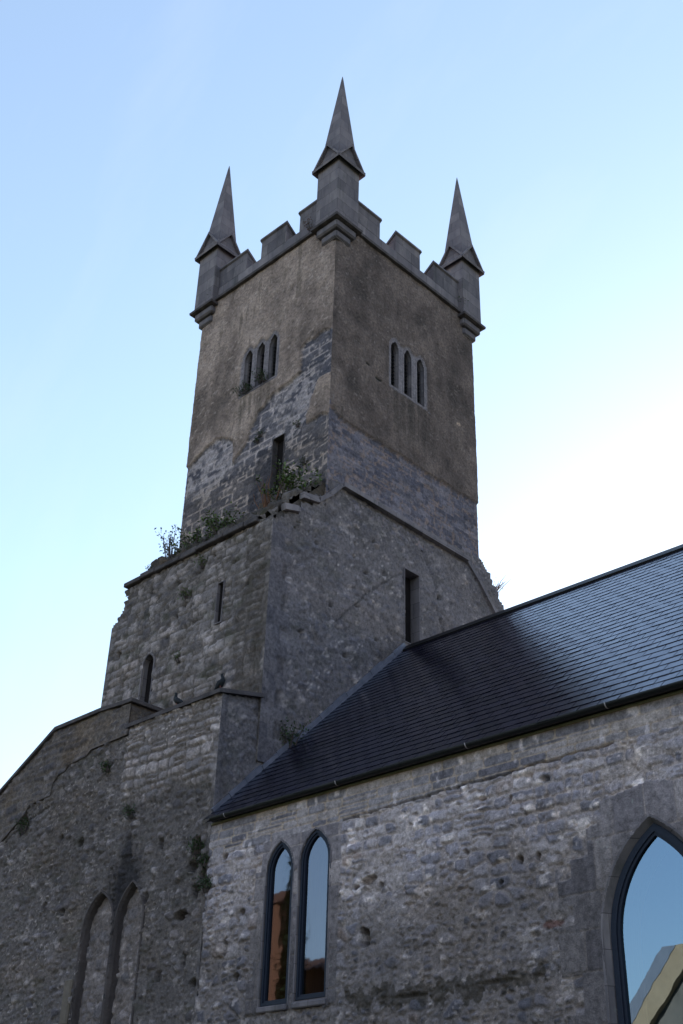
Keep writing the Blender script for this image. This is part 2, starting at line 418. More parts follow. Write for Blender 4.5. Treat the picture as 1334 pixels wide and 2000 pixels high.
# ------------------------------------------------------------------ wall recipes
def rubble_recipe(seed, ch, cw, smear=.5, amp=.05, joint=.03, tone=1.0, palette=None, mort=(.20, .185, .155), warp=.07, white=.5, holes=(), cracks=(), brown=.8, stains=(), dressed=(), ashlar=None, moss=0.0, split=.35, relief=.03, courses=None, irr=None, fleck=1.0, upper=None):
    palette = palette or [(0, (.075, .078, .09)), (.35, (.12, .123, .135)), (.7, (.165, .165, .17)), (.9, (.215, .205, .19)), (1, (.13, .105, .085))]
    def fn(U, V):
        if irr: D, R1, R2 = stones_vor(U, V, seed, *irr)
        else: D, R1, R2 = stones(U, V, seed, ch, cw, warp, .6, joint, split)
        if upper:
            Du, Ra, Rb = stones(U, V, seed+90, upper[1], upper[2], .03, .6, joint, .25)
            mu = (V + (fbm(U/.8, V/.5, seed+95, 3)-.5)*1.1) > upper[0]
            D = np.where(mu, Du, D); R1 = np.where(mu, Ra, R1); R2 = np.where(mu, Rb, R2)
        body = ss(joint*.35, joint*1.3, D)
        h = body*(amp*(.35+.65*R2)) + body*np.clip(D, 0, .1)*.08
        sm = fbm(U/.55, V/.42, seed+11, 4)
        smk = ss(1-smear-.12, 1-smear+.1, sm + (R1-.5)*.25)
        jm = 1-body
        cover = np.clip(np.maximum(jm, smk*.85), 0, 1)
        h = h*(1-.75*smk) + smk*amp*.38
        h += (fbm(U/.16, V/.13, seed+13, 4)-.5)*relief*(.6+smk) + (fbm(U/.9, V/.9, seed+14, 3)-.5)*.05
        pits = ss(.70, .78, fbm(U/.10, V/.07, seed+15, 3)); h -= pits*.035
        rgb = pal(R1, palette)
        rgb = rgb*(.8+.4*fbm(U/.2, V/.2, seed+16, 3))[..., None]
        mc = np.asarray(mort)*(.7+.6*fbm(U/.3, V/.3, seed+17, 4))[..., None]
        rgb = rgb*(1-cover[..., None]) + mc*cover[..., None]
        wm = ss(.66, .76, fbm(U/.22, V/.16, seed+18, 4) + .10*(R2-.5))*white
        rgb = lerp(rgb, (.50, .49, .46), wm*(1-jm*.5))
        sp = ss(.83, .90, vn(U/.035, V/.03, seed+19))*ss(.45, .62, fbm(U/.5, V/.5, seed+20, 3))*white
        rgb = lerp(rgb, (.55, .54, .50), np.clip(sp*fleck, 0, 1))
        br = ss(.52, .75, fbm(U/1.1, V/.8, seed+21, 4)); rgb = lerp(rgb, rgb*np.array([1.05, .93, .76]), br*brown)
        if moss:
            mo = ss(.64-.1*moss, .74, fbm(U/.35, V/.22, seed+22, 4))*moss
            rgb = lerp(rgb, (.035, .042, .018), mo)
        rgb = rgb*(tone*(.78+.44*fbm(U/2.3, V/2.0, seed+23, 3)))[..., None]
        if ashlar is not None:
            zline, sd = ashlar
            am = ss(-.008, .008, V-zline(U))
            D2, A1, A2 = stones(U, V, sd, (.11, .19), (.35, .95), .006, .6, .012, .2, .25)
            b2 = ss(.003, .013, D2)
            h2 = b2*.022*(.5+.5*A2)+.012 + (fbm(U/.1, V/.08, sd+3, 3)-.5)*.012
            c2 = pal(A1, [(0, (.085, .088, .10)), (.4, (.135, .14, .15)), (.8, (.19, .19, .19)), (1, (.23, .22, .2))])*(.75+.5*fbm(U/.15, V/.12, sd+4, 4))[..., None]
            c2 = lerp(np.broadcast_to((.24, .215, .17), c2.shape), c2, b2)
            wv2 = ss(.66, .76, fbm(U/.14, V/.25, sd+5, 4))*.6; c2 = lerp(c2, (.42, .42, .42), wv2)
            h = h*(1-am)+h2*am; rgb = lerp(rgb, c2, am)
        for (poly, sd, blk) in dressed:
            dm = inpoly(U, V, poly).astype(float)
            D2, A1, A2 = stones(U, V, sd, blk[0], blk[1], .0, .6, .01, 0, .08)
            b2 = ss(.002, .014, D2)
            h2 = .02+b2*.014+(fbm(U/.12, V/.3, sd+3, 3)-.5)*.012
            c2 = pal(A1, [(0, (.12, .119, .124)), (.5, (.17, .167, .166)), (1, (.23, .224, .215))])*(.75+.5*fbm(U/.07, V/.35, sd+4, 4))[..., None]
            c2 = lerp(np.broadcast_to((.21, .2, .185), c2.shape), c2, b2)
            h = h*(1-dm)+h2*dm; rgb = lerp(rgb, c2, dm)
        for (u0, v0, ru, rv, dep) in holes:
            q = np.hypot((U-u0)/ru, (V-v0)/rv) + (fbm(U/.12, V/.12, seed+30, 3)-.5)*.9
            k = 1-ss(.75, 1.0, q); h -= k*dep; rgb = lerp(rgb, rgb*.55, k)
        for (pts, w, dep) in cracks:
            dd = segdist(U, V+(fbm(U/.25, V*0, seed+31, 3)-.5)*.06, pts); k = 1-ss(w*.5, w, dd); h -= k*dep; rgb = lerp(rgb, rgb*.5, k)
        for (poly, soft, c, a) in stains:
            xs = [q[0] for q in poly]; zs_ = [q[1] for q in poly]
            inn = inpoly(U+(fbm(U/.25, V/.5, seed+40, 3)-.5)*soft, V+(fbm(U/.15, V/.6, seed+41, 3)-.5)*soft*1.6, poly).astype(float)
            k = inn*a*ss(.25, .55, fbm(U/.10, V/.6, seed+42, 3)+.15)
            rgb = lerp(rgb, c, np.clip(k, 0, 1))
        return h, rgb
    return fn

# ------------------------------------------------------------------ ground
m, t, p = newmat('grass ground')
c = ramp(t, noise(t, .6, 8, .7), [(.3, (.035, .05, .018)), (.7, (.075, .09, .035))])
t.links.new(c, p.inputs['Base Color']); p.inputs['Roughness'].default_value = .95; bump(t, p, noise(t, 30, 4), .6, .05)
gs = 1500
g = MB().face([(-gs, -gs, 0), (gs, -gs, 0), (gs, gs, 0), (-gs, gs, 0)]).build('ground', m); g['kind'] = 'structure'

# ------------------------------------------------------------------ TOWER
tower = thing('church_tower', 'tall stone bell tower with battlements and spiked corner pinnacles behind the slate roof', 'church tower', (-18.5, 18.2, 0))

# lower stage -------------------------------------------------------
DX = .05
def edge_taper(h, U, edges, val, w=.10):
    for e in edges:
        k = ss(0, w, np.abs(U-e)-val); h = h*k + val*(1-k)
    return h
LW_HOLES = [(-20.87, 12.57, .10, .10, .35), (-18.95, 13.75, .10, .07, .12), (-17.75, 14.05, .12, .06, .1), (-18.6, 13.1, .13, .09, .1), (-18.9, 12.9, .10, .06, .1), (-16.6, 12.9, .1, .06, .09), (-19.9, 13.9, .09, .06, .1), (-18.25, 13.75, .08, .05, .09), (-18.75, 13.45, .12, .08, .12), (-18.45, 13.3, .07, .09, .1), (-19.3, 13.35, .07, .05, .1), (-19.6, 13.65, .08, .05, .1), (-20.3, 13.4, .08, .05, .09), (-17.0, 13.6, .09, .05, .1), (-16.8, 12.2, .08, .05, .08), (-18.2, 12.6, .09, .05, .08), (-19.1, 12.5, .09, .04, .07), (-20.1, 12.9, .08, .05, .08), (-18.0, 11.6, .07, .04, .06)]
low_left = rubble_recipe(21, (.13, .30), (.18, .5), .24, .055, .022, 1.02, [(0, (.09, .09, .092)), (.4, (.16, .158, .152)), (.8, (.24, .237, .225)), (1, (.31, .30, .285))], (.105, .10, .088), .07, .3, LW_HOLES, split=.5, moss=.5, relief=.045, brown=.35,
    stains=[([(-16.9, 10), (-16.5, 14.2), (-15.9, 14.3), (-15.8, 10)], .5, (.075, .07, .06), .6)])
def low_left_fn(U, V):
    h, c = low_left(U, V)
    return edge_taper(h, U, [XT, XLL], .03), c
low_right = rubble_recipe(33, (.07, .17), (.15, .55), .30, .05, .02, 1.06, [(0, (.085, .09, .105)), (.5, (.125, .13, .145)), (.9, (.17, .172, .178)), (1, (.23, .21, .185))], (.12, .12, .122), .04, .45,
    [(16.35, 14.35, .05, .05, .12), (16.75, 14.1, .06, .04, .1), (17.35, 14.3, .05, .05, .1), (16.2, 11.9, .09, .05, .12), (15.7, 12.9, .08, .05, .1), (17.1, 12.6, .1, .05, .1), (15.2, 14.2, .06, .05, .1), (19.3, 14.45, .07, .07, .12), (16.5, 13.2, .07, .05, .1), (14.9, 12.0, .08, .05, .1), (17.0, 15.0, .07, .05, .1), (20.1, 13.7, .07, .06, .1)],
    [([(18.55, 15.75), (18.75, 15.45), (18.95, 15.12), (19.1, 14.95), (19.2, 14.6)], .03, .05), ([(18.5, 14.35), (17.9, 14.55), (16.9, 13.7), (15.9, 12.6)], .03, .02), ([(19.3, 13.9), (19.9, 13.0)], .03, .04)], split=.5, brown=.25, irr=(.24, .12, .35),
    stains=[([(13.9, 9), (13.9, 13.6), (14.35, 13.4), (14.5, 9)], .3, (.07, .068, .068), .7)], moss=.22)
def low_right_fn(U, V):
    h, c = low_right(U, V)
    D2, A1, A2 = stones(U, V, 77, (.28, .42), (.35, .6), .01, .6, .012, 0, .3)     # larger corner stones
    wq = .34+.22*(np.floor(V/.34) % 2)
    k = (1-ss(.95, 1.05, (U-YL)/wq))*(V < 14.2)
    h2 = .02+.02*ss(.004, .02, D2); c2 = pal(A1, [(0, (.08, .083, .095)), (1, (.15, .15, .155))])*(.7+.6*fbm(U/.1, V/.2, 79, 4))[..., None]
    h = h*(1-k)+h2*k; c = lerp(c, c2, k*.85)
    # smoother whitish harling towards the middle of the gable
    sm = ss(.42, .62, fbm(U/.8, V/.6, 81, 3) + .25*ss(16.5, 19.5, U)*ss(12.5, 14.5, V) - .1)
    h = h*(1-.3*sm)+.01*sm; c = lerp(c, np.broadcast_to((.165, .165, .17), c.shape)*(.7+.6*fbm(U/.25, V/.25, 82, 4))[..., None], sm*.25)
    return edge_taper(h, U, [YL], .03), c
sh = [(YL, 9.0), (YL, 14.25), (14.2, 14.4), (14.35, 14.62), (14.62, 14.66), (14.7, 15.0), (15.05, 15.08), (15.1, 15.38), (15.5, 15.5), (15.52, 16.02), (20.95, 16.2), (21.15, 16.0), (21.35, 15.92), (21.4, 15.68), (21.62, 15.6), (21.64, 15.38), (21.85, 15.22), (21.9, 14.95), (22.0, 14.7), (22.25, 14.5), (22.3, 9.0)]
lw = Skin()
SLIT = (-17.49, -17.30, 12.3, 13.24); ARCHW = (-19.84, -19.46, 10.9, 12.02, 12.25)
o_slit = rect_outline(*SLIT); o_archw = arch_outline(*ARCHW); o_gwin = rect_outline(18.05, 18.55, 12.9, 14.74)
raggedL = lambda V: XLL-.01 + .22*ss(13.45, 13.5, V) + .16*ss(13.72, 13.76, V) + .07*(np.floor(V*6.1) % 2)*(V > 13.4)
lw.patch(np.r_[lines(XLL, XT, DX, (SLIT[0], SLIT[1])), XT+.03], lines(9.0, 14.35, DX, (SLIT[2], SLIT[3])), planeY(YL), low_left_fn,
         lambda u, v: (u > raggedL(v)) & ~inpoly(u, v, o_slit) & ~inpoly(u, v, o_archw))
lw.patch(np.r_[YL-.03, lines(YL, YLR, DX, (18.05, 18.55))], lines(9.0, 16.25, DX, (12.9, 14.74)), planeX(XT), low_right_fn,
         lambda u, v: inpoly(np.maximum(u, YL+.001), v, sh) & ~inpoly(u, v, o_gwin))
# broken weathering that slopes from the front wall head up to the upper stage
ledge = rubble_recipe(45, (.14, .3), (.2, .5), .25, .16, .04, .75, [(0, (.07, .068, .065)), (.6, (.12, .115, .105)), (1, (.17, .16, .145))], (.09, .082, .065), .1, .2, relief=.14, moss=.5)
def ledgeP(U, V, h):
    n = math.sqrt(.5); st = .12*(np.floor(V*3.3) % 2)
    return np.stack([U, YL+.02+V*1.48-n*(h+st*.6), 14.34+V*1.62+n*(h+st)-.05], -1)
lw.patch(lines(-20.95, XT-.02, .05), np.linspace(0, 1, 44), ledgeP, ledge, lambda u, v: (u > -20.9+.45*(v > .25)*0) & (u < XT-.02-.0*v))
lw.patch(lines(YL+.1, YU+.05, .05), np.linspace(0, 1, 3), lambda U, V, h: np.stack([XT-.02-V*.01, U, 14.3+(U-YL)*1.05*V], -1), ledge)
lw.quad((XLL, YL, 0), (XT, YL, 0), (XT, YL, 9), (XLL, YL, 9)); lw.quad((XT, YL, 0), (XT, YLR, 0), (XT, YLR, 9), (XT, YL, 9))
lw.quad((XLL, YLR, 0), (XLL, YL, 0), (XLL, YL, 13.5), (XLL, YLR, 13.5)); lw.quad((XL+.1, YLR-.3, 13.5), (XL+.1, YL+.1, 13.5), (XL+.1, YU, 15.9), (XL+.1, YR, 15.9))
lw.quad((XT, YLR, 0), (XLL, YLR, 0), (XLL, YLR, 14.4), (XT, YLR, 14.4)); lw.quad((XLL, YLR, 14.4), (XT-.03, YLR, 14.4), (XT-.03, YR-.05, 16.1), (XLL, YR-.05, 16.1))
lw.build('lower_stage', M_TOW, tower)

# drip moulds (old roof creasing) and string on the front
mb = MB()
def bar_x(mb, pts, w, proj, x=XT):
    for (a, b), (c, d) in zip(pts[:-1], pts[1:]):
        dv = Vector((c-a, d-b)); n = Vector((-dv.y, dv.x)).normalized()*w
        mb.prism([(x-.05, a, b), (x-.05, c, d), (x-.05, c+n.x, d+n.y), (x-.05, a+n.x, b+n.y)], (proj+.05, 0, 0))
bar_x(mb, [(15.90, 15.92), (20.33, 15.86)], .12, .14)
bar_x(mb, [(20.34, 15.85), (20.75, 15.5), (21.5, 14.72)], .10, .09)
bar_x(mb, [(15.2, 15.2), (15.55, 15.52), (15.89, 15.92)], .10, .10)
for (a, b, c, d) in ((14.7, 15.08, 15.2, 15.17), (14.2, 14.56, 14.62, 14.68)): bar_x(mb, [(a, b), (c, d)], .14, .10)
mb.build('roof_crease_mould', M_DRESS_DK, tower)
mb = MB(); rnd = random.Random(4); x = -20.9
while x < -16.35:
    L = min(rnd.uniform(.5, 1.0), -16.3-x)
    mb.box((x, YL-.12-rnd.uniform(0, .03), 14.30+rnd.uniform(-.015, .015)), (x+L-.012, YL+.25, 14.42+rnd.uniform(-.02, .03)), .015); x += L
mb.build('string_course', M_COPE, tower)

def opening(name, outline, fm, parent, depth=.45, ring=.03, mat=M_DRESS_DK, back=M_DARK, chamfer=.0, wide=0.0, proud=.06):
    mb = MB()
    prof = [(ring+wide, .06), (ring+wide, -proud), (0, -proud), (-chamfer, chamfer*1.2), (-chamfer, depth)]
    sweep(mb, outline, prof, fm)
    o = mb.build(name, mat, parent)
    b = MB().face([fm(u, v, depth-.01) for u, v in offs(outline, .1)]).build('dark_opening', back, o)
    return o
opening('slit_window', o_slit, fY(YL), tower, .05, .02, M_DRESS, proud=.045)
opening('arched_window', o_archw, fY(YL), tower, .115, .03, M_DRESS, proud=.05)
opening('gable_window', o_gwin, fX(XT), tower, .25, .02, M_DRESS_DK, proud=.035)

# upper stage ---------------------------------------------------------
PX_EXP = [(653,641),(629,648),(606,667),(593,684),(592,725),(569,749),(535,770),(520,789),(505,809),(494,836),(486,858),(456,903),(456,864),(439,854),(424,862),(400,880),(375,912),(340,930),(330,1100),(660,1100),(648,806),(625,812),(601,828),(604,798),(617,766),(623,740),(642,729),(652,724)]
EXPO = [(float(onY(q, YU)[0]), float(onY(q, YU)[2])) for q in PX_EXP]
EXPO = [(a+.06 if a > XT-.12 else a, b) for a, b in EXPO]
LIME = [(float(onY(q, YU)[0]), float(onY(q, YU)[2])) for q in [(590,730),(560,755),(535,780),(545,830),(540,872),(580,855),(606,800),(612,745)]]
LIMEB = [(float(onY(q, YU)[0]), float(onY(q, YU)[2])) for q in [(455,866),(430,860),(370,915),(365,960),(400,985),(455,905)]]
DKST = [(float(onY(q, YU)[0]), float(onY(q, YU)[2])) for q in [(505,880),(535,872),(545,1000),(480,1000)]]
def plaster(U, V, seed, tint):
    n1 = fbm(U/.9, V/.9, seed, 5); n2 = fbm(U/.28, V/.34, seed+3, 4); n3 = fbm(U/.22, V/1.6, seed+5, 4); n4 = fbm(U/.07, V/.07, seed+7, 3)
    c = pal(.5*n1+.3*n2+.2*n3, [(.3, (.10, .090, .080)), (.45, (.165, .147, .130)), (.55, (.215, .193, .168)), (.68, (.275, .247, .215))])
    c = lerp(c, (.33, .31, .28), ss(.70, .80, fbm(U/.12, V/.10, seed+9, 3))*.6)
    c = lerp(c, (.36, .35, .33), ss(.86, .93, vn(U/.055, V/.05, seed+15))*ss(.4, .6, n1)*.6)
    c = lerp(c, (.06, .055, .045), ss(.62, .74, n3)*.5*ss(.4, .6, n1))
    h = .06 + (n2-.5)*.035 + (n4-.5)*.02
    return h, c*np.asarray(tint)
def coursed(U, V, seed, ch, cw, mort, tint, jw=.016):
    D, R1, R2 = stones(U, V, seed, ch, cw, .012, .6, jw, .15, .35)
    b = ss(jw*.3, jw, D)
    h = b*.02*(.4+.6*R2) + (fbm(U/.1, V/.1, seed+2, 3)-.5)*.02 - .012
    c = pal(R1, [(0, (.075, .08, .095)), (.5, (.115, .12, .135)), (1, (.165, .165, .17))])*(.75+.5*fbm(U/.16, V/.16, seed+4, 4))[..., None]
    jk = ss(.42, .58, fbm(U/.3, V/.25, seed+6, 3))
    c = lerp(c, np.asarray(mort)*np.ones_like(c), (1-b)*jk*.8)
    sm = ss(.64, .72, fbm(U/.13, V/.12, seed+8, 3)); c = lerp(c, np.asarray(mort)*np.ones_like(c), sm*.7); c = c*(.75+.5*fbm(U/.5, V/.4, seed+9, 4))[..., None]
    return h, c*np.asarray(tint)
def dress_window(U, V, h, c, lights, z0, seed):
    k = np.zeros(U.shape)
    for q in lights: k = np.maximum(k, inpoly(U, V, offs(q, .085)))
    u0 = min(p[0] for p in lights[0])-.085; u1 = max(p[0] for p in lights[2])+.085
    k = np.maximum(k, inpoly(U, V, [(u0, z0), (u0, 21.0), (u0+.18, 21.22), (u1-.18, 21.22), (u1, 21.0), (u1, z0)]))
    d = np.array((.19, .19, .195))*(.75+.5*fbm(U/.1, V/.5, seed, 4))[..., None]
    return h*(1-k)+.03*k, lerp(c, d, k)
def up_left_fn(U, V):
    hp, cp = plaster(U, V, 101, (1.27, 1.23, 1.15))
    hs, cs = coursed(U, V, 131, (.17, .32), (.3, .8), (.47, .45, .42), (.95, .95, .95), .03)
    wu = (fbm(U/.35, V/.35, 141, 4)-.5)*.22; wv = (fbm(U/.35+9, V/.35, 142, 4)-.5)*.22
    near = ss(0, .3, XT-U)
    e = inpoly(U+wu*near, V+wv*near, EXPO).astype(float)
    lime = inpoly(U+wu*1.8, V+wv*1.8, LIME) | inpoly(U+wu*1.6, V+wv*1.6, LIMEB)
    lm = lime*ss(.40, .56, fbm(U/.16, V/.12, 144, 4))
    cs = lerp(cs, (.36, .355, .345), lm*.75)
    lowb = ss(17.9, 17.2, V)                                   # browner, older stonework lower down
    cs = lerp(cs, cs*np.array([1.0, .93, .82])*.85, lowb*.8)
    dk = inpoly(U+wu, V+wv, DKST)*ss(.3, .5, fbm(U/.3, V/.3, 145, 3)+.1); cs = lerp(cs, (.035, .037, .045), dk*.8)
    # run-off marks below the window
    drip = ((U > -19.2) & (U < -18.0) & (V < 19.75) & (V > 18.2))*ss(.42, .6, fbm(U/.09, V/1.3, 147, 3))*ss(18.2, 19.2, V)
    cp = lerp(cp, (.085, .078, .06), drip*.6)
    h = hp*e*0 + hp*(1-e) + hs*e; c = lerp(cp, cs, e)
    h, c = dress_window(U, V, h, c, LW3, 19.78, 401)
    return edge_taper(h, U, [XT], .022, .05), c
def up_right_fn(U, V):
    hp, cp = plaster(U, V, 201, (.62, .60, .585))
    hs, cs = coursed(U, V, 231, (.10, .21), (.18, .5), (.21, .17, .135), (1.05, 1.05, 1.10))
    line = 17.80 + .35*np.exp(-(U-YU)/.16) + (fbm(U/.4, V*0, 241, 4)-.5)*.10
    e = 1-ss(-.012, .012, V-line)
    drip = ((U > 17.6) & (U < 19.0) & (V < 19.7) & (V > 18.0))*ss(.42, .6, fbm(U/.09, V/1.3, 247, 3))*ss(17.9, 19.0, V)
    cp = lerp(cp, (.05, .046, .038), drip*.6)
    chip = np.hypot((U-20.2)/.10, (V-19.95)/.05) + (fbm(U/.06, V/.06, 249, 2)-.5)
    cp = lerp(cp, (.40, .33, .24), 1-ss(.7, 1, chip))
    for (a, b, r) in ((17.05, 19.65, .08), (16.65, 19.9, .06)):
        k = 1-ss(.7, 1.1, np.hypot((U-a)/(r*1.6), (V-b)/(r*.7))+(fbm(U/.06, V/.06, 251, 2)-.5)); cp = lerp(cp, (.02, .02, .015), k); hp = hp-k*.03
    h = hp*(1-e)+hs*e; c = lerp(cp, cs, e)
    h, c = dress_window(U, V, h, c, RW3, 19.68, 402)
    return edge_taper(h, U, [YU], .022, .05), c
DRESSL = (-19.22, -17.86, 19.80, 21.42); DRESSR = (17.47, 19.08, 19.68, 21.40)
LW3 = [arch_outline(c-.17, c+.17, 19.86, 20.98, 21.30) for c in (-18.96, -18.49, -18.02+.0)]
RW3 = [arch_outline(c-.17, c+.17, 19.76, 20.96, 21.28) for c in (17.68, 18.18, 18.67)]
o_door = rect_outline(-17.79, -17.40, 16.3, 17.88)
def anyin(u, v, polys):
    r = np.zeros(u.shape, bool)
    for q in polys: r |= inpoly(u, v, q)
    return r
us = Skin()
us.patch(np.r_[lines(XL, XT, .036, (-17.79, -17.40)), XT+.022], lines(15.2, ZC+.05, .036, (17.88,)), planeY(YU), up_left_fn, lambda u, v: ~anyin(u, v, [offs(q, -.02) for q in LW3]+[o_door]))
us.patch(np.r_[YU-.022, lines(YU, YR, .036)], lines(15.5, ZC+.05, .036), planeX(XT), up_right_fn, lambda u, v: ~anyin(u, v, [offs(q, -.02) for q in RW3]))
us.quad((XL, YR, 13), (XL, YU, 13), (XL, YU, ZC), (XL, YR, ZC)); us.quad((XT, YR, 13), (XL, YR, 13), (XL, YR, ZC), (XT, YR, ZC)); us.quad((XL, YU, ZC+.04), (XT, YU, ZC+.04), (XT, YR, ZC+.04), (XL, YR, ZC+.04))
us.build('upper_stage', M_TOW, tower)

def triple(name, lights, rect, fm, sill):
    mb = MB()
    u0, u1, v0, v1 = rect
    fr = MB()
    # dressed surround: each light has a moulded, chamfered reveal
    for q in lights: sweep(fr, q, [(.035, .05), (.035, -.034), (-.012, .06), (-.022, .07), (-.022, .17)], fm)
    o = fr.build(name, M_DRESS, tower)
    sb = MB()
    a = fm(u0+.03, v0-.05, -.055); b = fm(u1-.03, v0+.03, .12)
    sb.box([min(p, q) for p, q in zip(a, b)], [max(p, q) for p, q in zip(a, b)], .02)
    sb.build('sill', M_DRESS, o)
    for q in lights:
        lb = MB(); lb.face([fm(u, v, .155) for u, v in offs(q, .02)])
        us_ = [p[0] for p in q]; vs_ = [p[1] for p in q]
        v = min(vs_)+.05
        while v < max(vs_)-.3:
            a0, a1 = min(us_)+.02, max(us_)-.02
            lb.prism([fm(a0, v, .115), fm(a0, v+.012, .115), fm(a0, v+.08, .15), fm(a0, v+.068, .15)], Vector(fm(a1, v, .115))-Vector(fm(a0, v, .115)))
            v += .12
        lb.build('louvre', M_LOUV, o)
    return o
triple('belfry_window', LW3, DRESSL, fY(YU), 19.8)
triple('belfry_window', RW3, DRESSR, fX(XT), 19.7)
opening('doorway', o_door, fY(YU), tower, .16, .02, M_COPE, proud=.02)

# string course, parapet ---------------------------------------------
def rect_loop(o, z): return [(XL-o, YU-o, z), (XT+o, YU-o, z), (XT+o, YR+o, z), (XL-o, YR+o, z)]
mb = MB(); mb.loft([rect_loop(o, z) for o, z in ((.0, ZC-.03), (.03, ZC), (.145, ZC+.015), (.155, ZC+.09), (.05, ZC+.15), (.0, ZC+.16))])
mb.build('parapet_string', M_COPE, tower)
PT = .38; ZP = 24.40
mb = MB()
mb.loft([rect_loop(.04, ZC+.12), rect_loop(.04, ZP), rect_loop(-PT, ZP), rect_loop(-PT, ZC+.03)])
mb.build('parapet', M_DRESS_DK, tower)
def merlon(a, b, side):
    """side: front(-Y), right(+X), back(+Y), left(-X)"""
    def P(s, d, z):
        return {'f': (s, YU-.045+d, z), 'b': (s, YR+.045-d, z), 'r': (XT+.045-d, s, z), 'l': (XL-.045+d, s, z)}[side]
    mb = MB(); mb.prism([P(a, 0, ZP-.01), P(a, PT+.05, ZP-.01), P(a, PT+.05, 24.72), P(a, 0, 25.06)], Vector(P(b, 0, 0))-Vector(P(a, 0, 0)))
    o = mb.build('merlon', M_DRESS, tower)
    a2, b2 = a-.035, b+.035
    mb = MB(); mb.prism([P(a2, -.05, 25.05), P(a2, PT+.10, 24.67), P(a2, PT+.12, 24.73), P(a2, -.03, 25.13)], Vector(P(b2, 0, 0))-Vector(P(a2, 0, 0)))
    mb.build('coping', M_DRESS, o)
for sd in 'fb':
    for a, b in ((-17.28, -16.42), (-18.80, -17.80), (-20.62, -19.40)): merlon(a, b, sd)
for sd in 'rl':
    for a, b in ((15.94, 17.03), (17.67, 18.68), (19.26, 20.40)): merlon(a, b, sd)

def make_pinnacle():
    mb = MB(); mb.box((-.395, -.395, .16), (.395, .395, 2.52), .012)
    sh_ = mb.mesh('pinnacle', M_DRESS_DK)
    base = MB(); base.box((-.38, -.38, -.19), (.38, .38, .06), .045).box((-.285, -.285, -.44), (.285, .285, -.185), .05)
    bme = base.mesh('moulded_base', M_DRESS)
    slab = MB(); slab.loft([[(-w, -w, z), (w, -w, z), (w, w, z), (-w, w, z)] for w, z in ((.40, .045), (.475, .06), (.485, .13), (.36, .20))], True, True, True)
    cme = slab.mesh('base_slab', M_COPE)
    gb = MB()
    E, G, L, T = 2.22, 3.00, .49, .07         # eave, ridge, half length, slab thickness
    for ax in (0, 1):
        def P(a, b, z): return (a, b, z) if ax == 0 else (b, a, z)
        W = .535; k = (G-E)/W
        for s in (-1, 1):
            gb.prism([P(-L, 0, G), P(-L, s*W, E), P(-L, s*(W-.02), E-T), P(-L, 0, G-T*1.35)], Vector(P(2*L, 0, 0)))
        gb.prism([P(-.397, -.39, 2.3), P(-.397, .39, 2.3), P(-.397, 0, G-T)], Vector(P(.794, 0, 0)))
    gme = gb.mesh('gablet', M_DRESS_DK)
    sp = MB(); hb = .29
    loops = []
    for z, w in ((2.5, .365), (3.0, .31), (4.2, .195), (5.2, .098), (6.0, .022), (6.15, .004)):
        loops.append([(-w, -w, z), (w, -w, z), (w, w, z), (-w, w, z)])
    sp.loft(loops, True, True, True)
    sme = sp.mesh('spire', M_DRESS_DK)
    return sh_, bme, cme, gme, sme
PM = make_pinnacle()
for cx, cy in ((XT-.16, YU+.16), (XL+.16, YU+.16), (XT-.16, YR-.16), (XL+.16, YR-.16)):
    o = local('pinnacle', PM[0], tower); o.location = Vector((cx, cy, 23.66)) - tower.location
    for nm, me in zip(('moulded_base', 'base_slab', 'gablet', 'spire'), PM[1:]): local(nm, me, o)

# ------------------------------------------------------------------ FRONT WALL left of the nave
fw = thing('rubble_wall', 'rough rubble wall with two blocked arches and a stepped top left of the nave', 'wall', (-19.5, 13.4, 0))
BX0 = -18.67
top = [(-30, 5.2), (-25.2, 7.2), (-22.98, 8.48), (-22.15, 8.97), (-22.01, 9.14), (-21.25, 9.2), (-21.22, 9.45), (-21.06, 9.6), (-20.85, 9.62), (-20.72, 9.74), (-20.13, 9.78), (-19.97, 9.9), (BX0, 9.93), (BX0, 10.05), (XT, 10.05), (XT, 0), (-30, 0)]
OA = arch_outline(-19.42, -18.50, 3.6, 6.18, 6.88, 10); OB = arch_outline(-18.40, -17.62, 3.6, 6.24, 6.92, 10)
fwr = rubble_recipe(61, (.09, .24), (.13, .42), .26, .06, .026, .98, [(0, (.085, .085, .09)), (.5, (.135, .132, .13)), (.9, (.19, .187, .185)), (1, (.25, .245, .235))], (.115, .112, .105), .08, .45,
    [(-22.2, 8.75, .16, .22, .25), (-19.9, 8.0, .1, .1, .1), (-20.9, 6.9, .1, .08, .14), (-20.2, 6.7, .07, .07, .12), (-17.3, 7.5, .08, .12, .14), (-17.6, 6.6, .08, .10, .1), (-16.55, 6.15, .2, .1, .2), (-16.35, 5.4, .08, .16, .16), (-17.0, 5.2, .1, .1, .1), (-16.25, 7.25, .12, .22, .3), (-16.35, 6.95, .16, .12, .2), (-15.98, 6.72, .14, .16, .45), (-16.2, 6.5, .12, .12, .3), (-16.0, 5.0, .12, .07, .15), (-18.1, 9.4, .1, .05, .1), (-20.6, 8.2, .09, .09, .1)],
    [([(-22.98, 8.4), (-22.1, 8.8), (-21.3, 9.0)], .03, .04)], moss=.25, relief=.08, brown=.35, irr=(.25, .165, .35))
butt = rubble_recipe(66, (.14, .26), (.2, .5), .30, .06, .03, 1.25, [(0, (.13, .132, .135)), (.5, (.185, .183, .178)), (1, (.26, .25, .235))], (.115, .11, .10), .05, .55, relief=.04, brown=.3, split=.4)
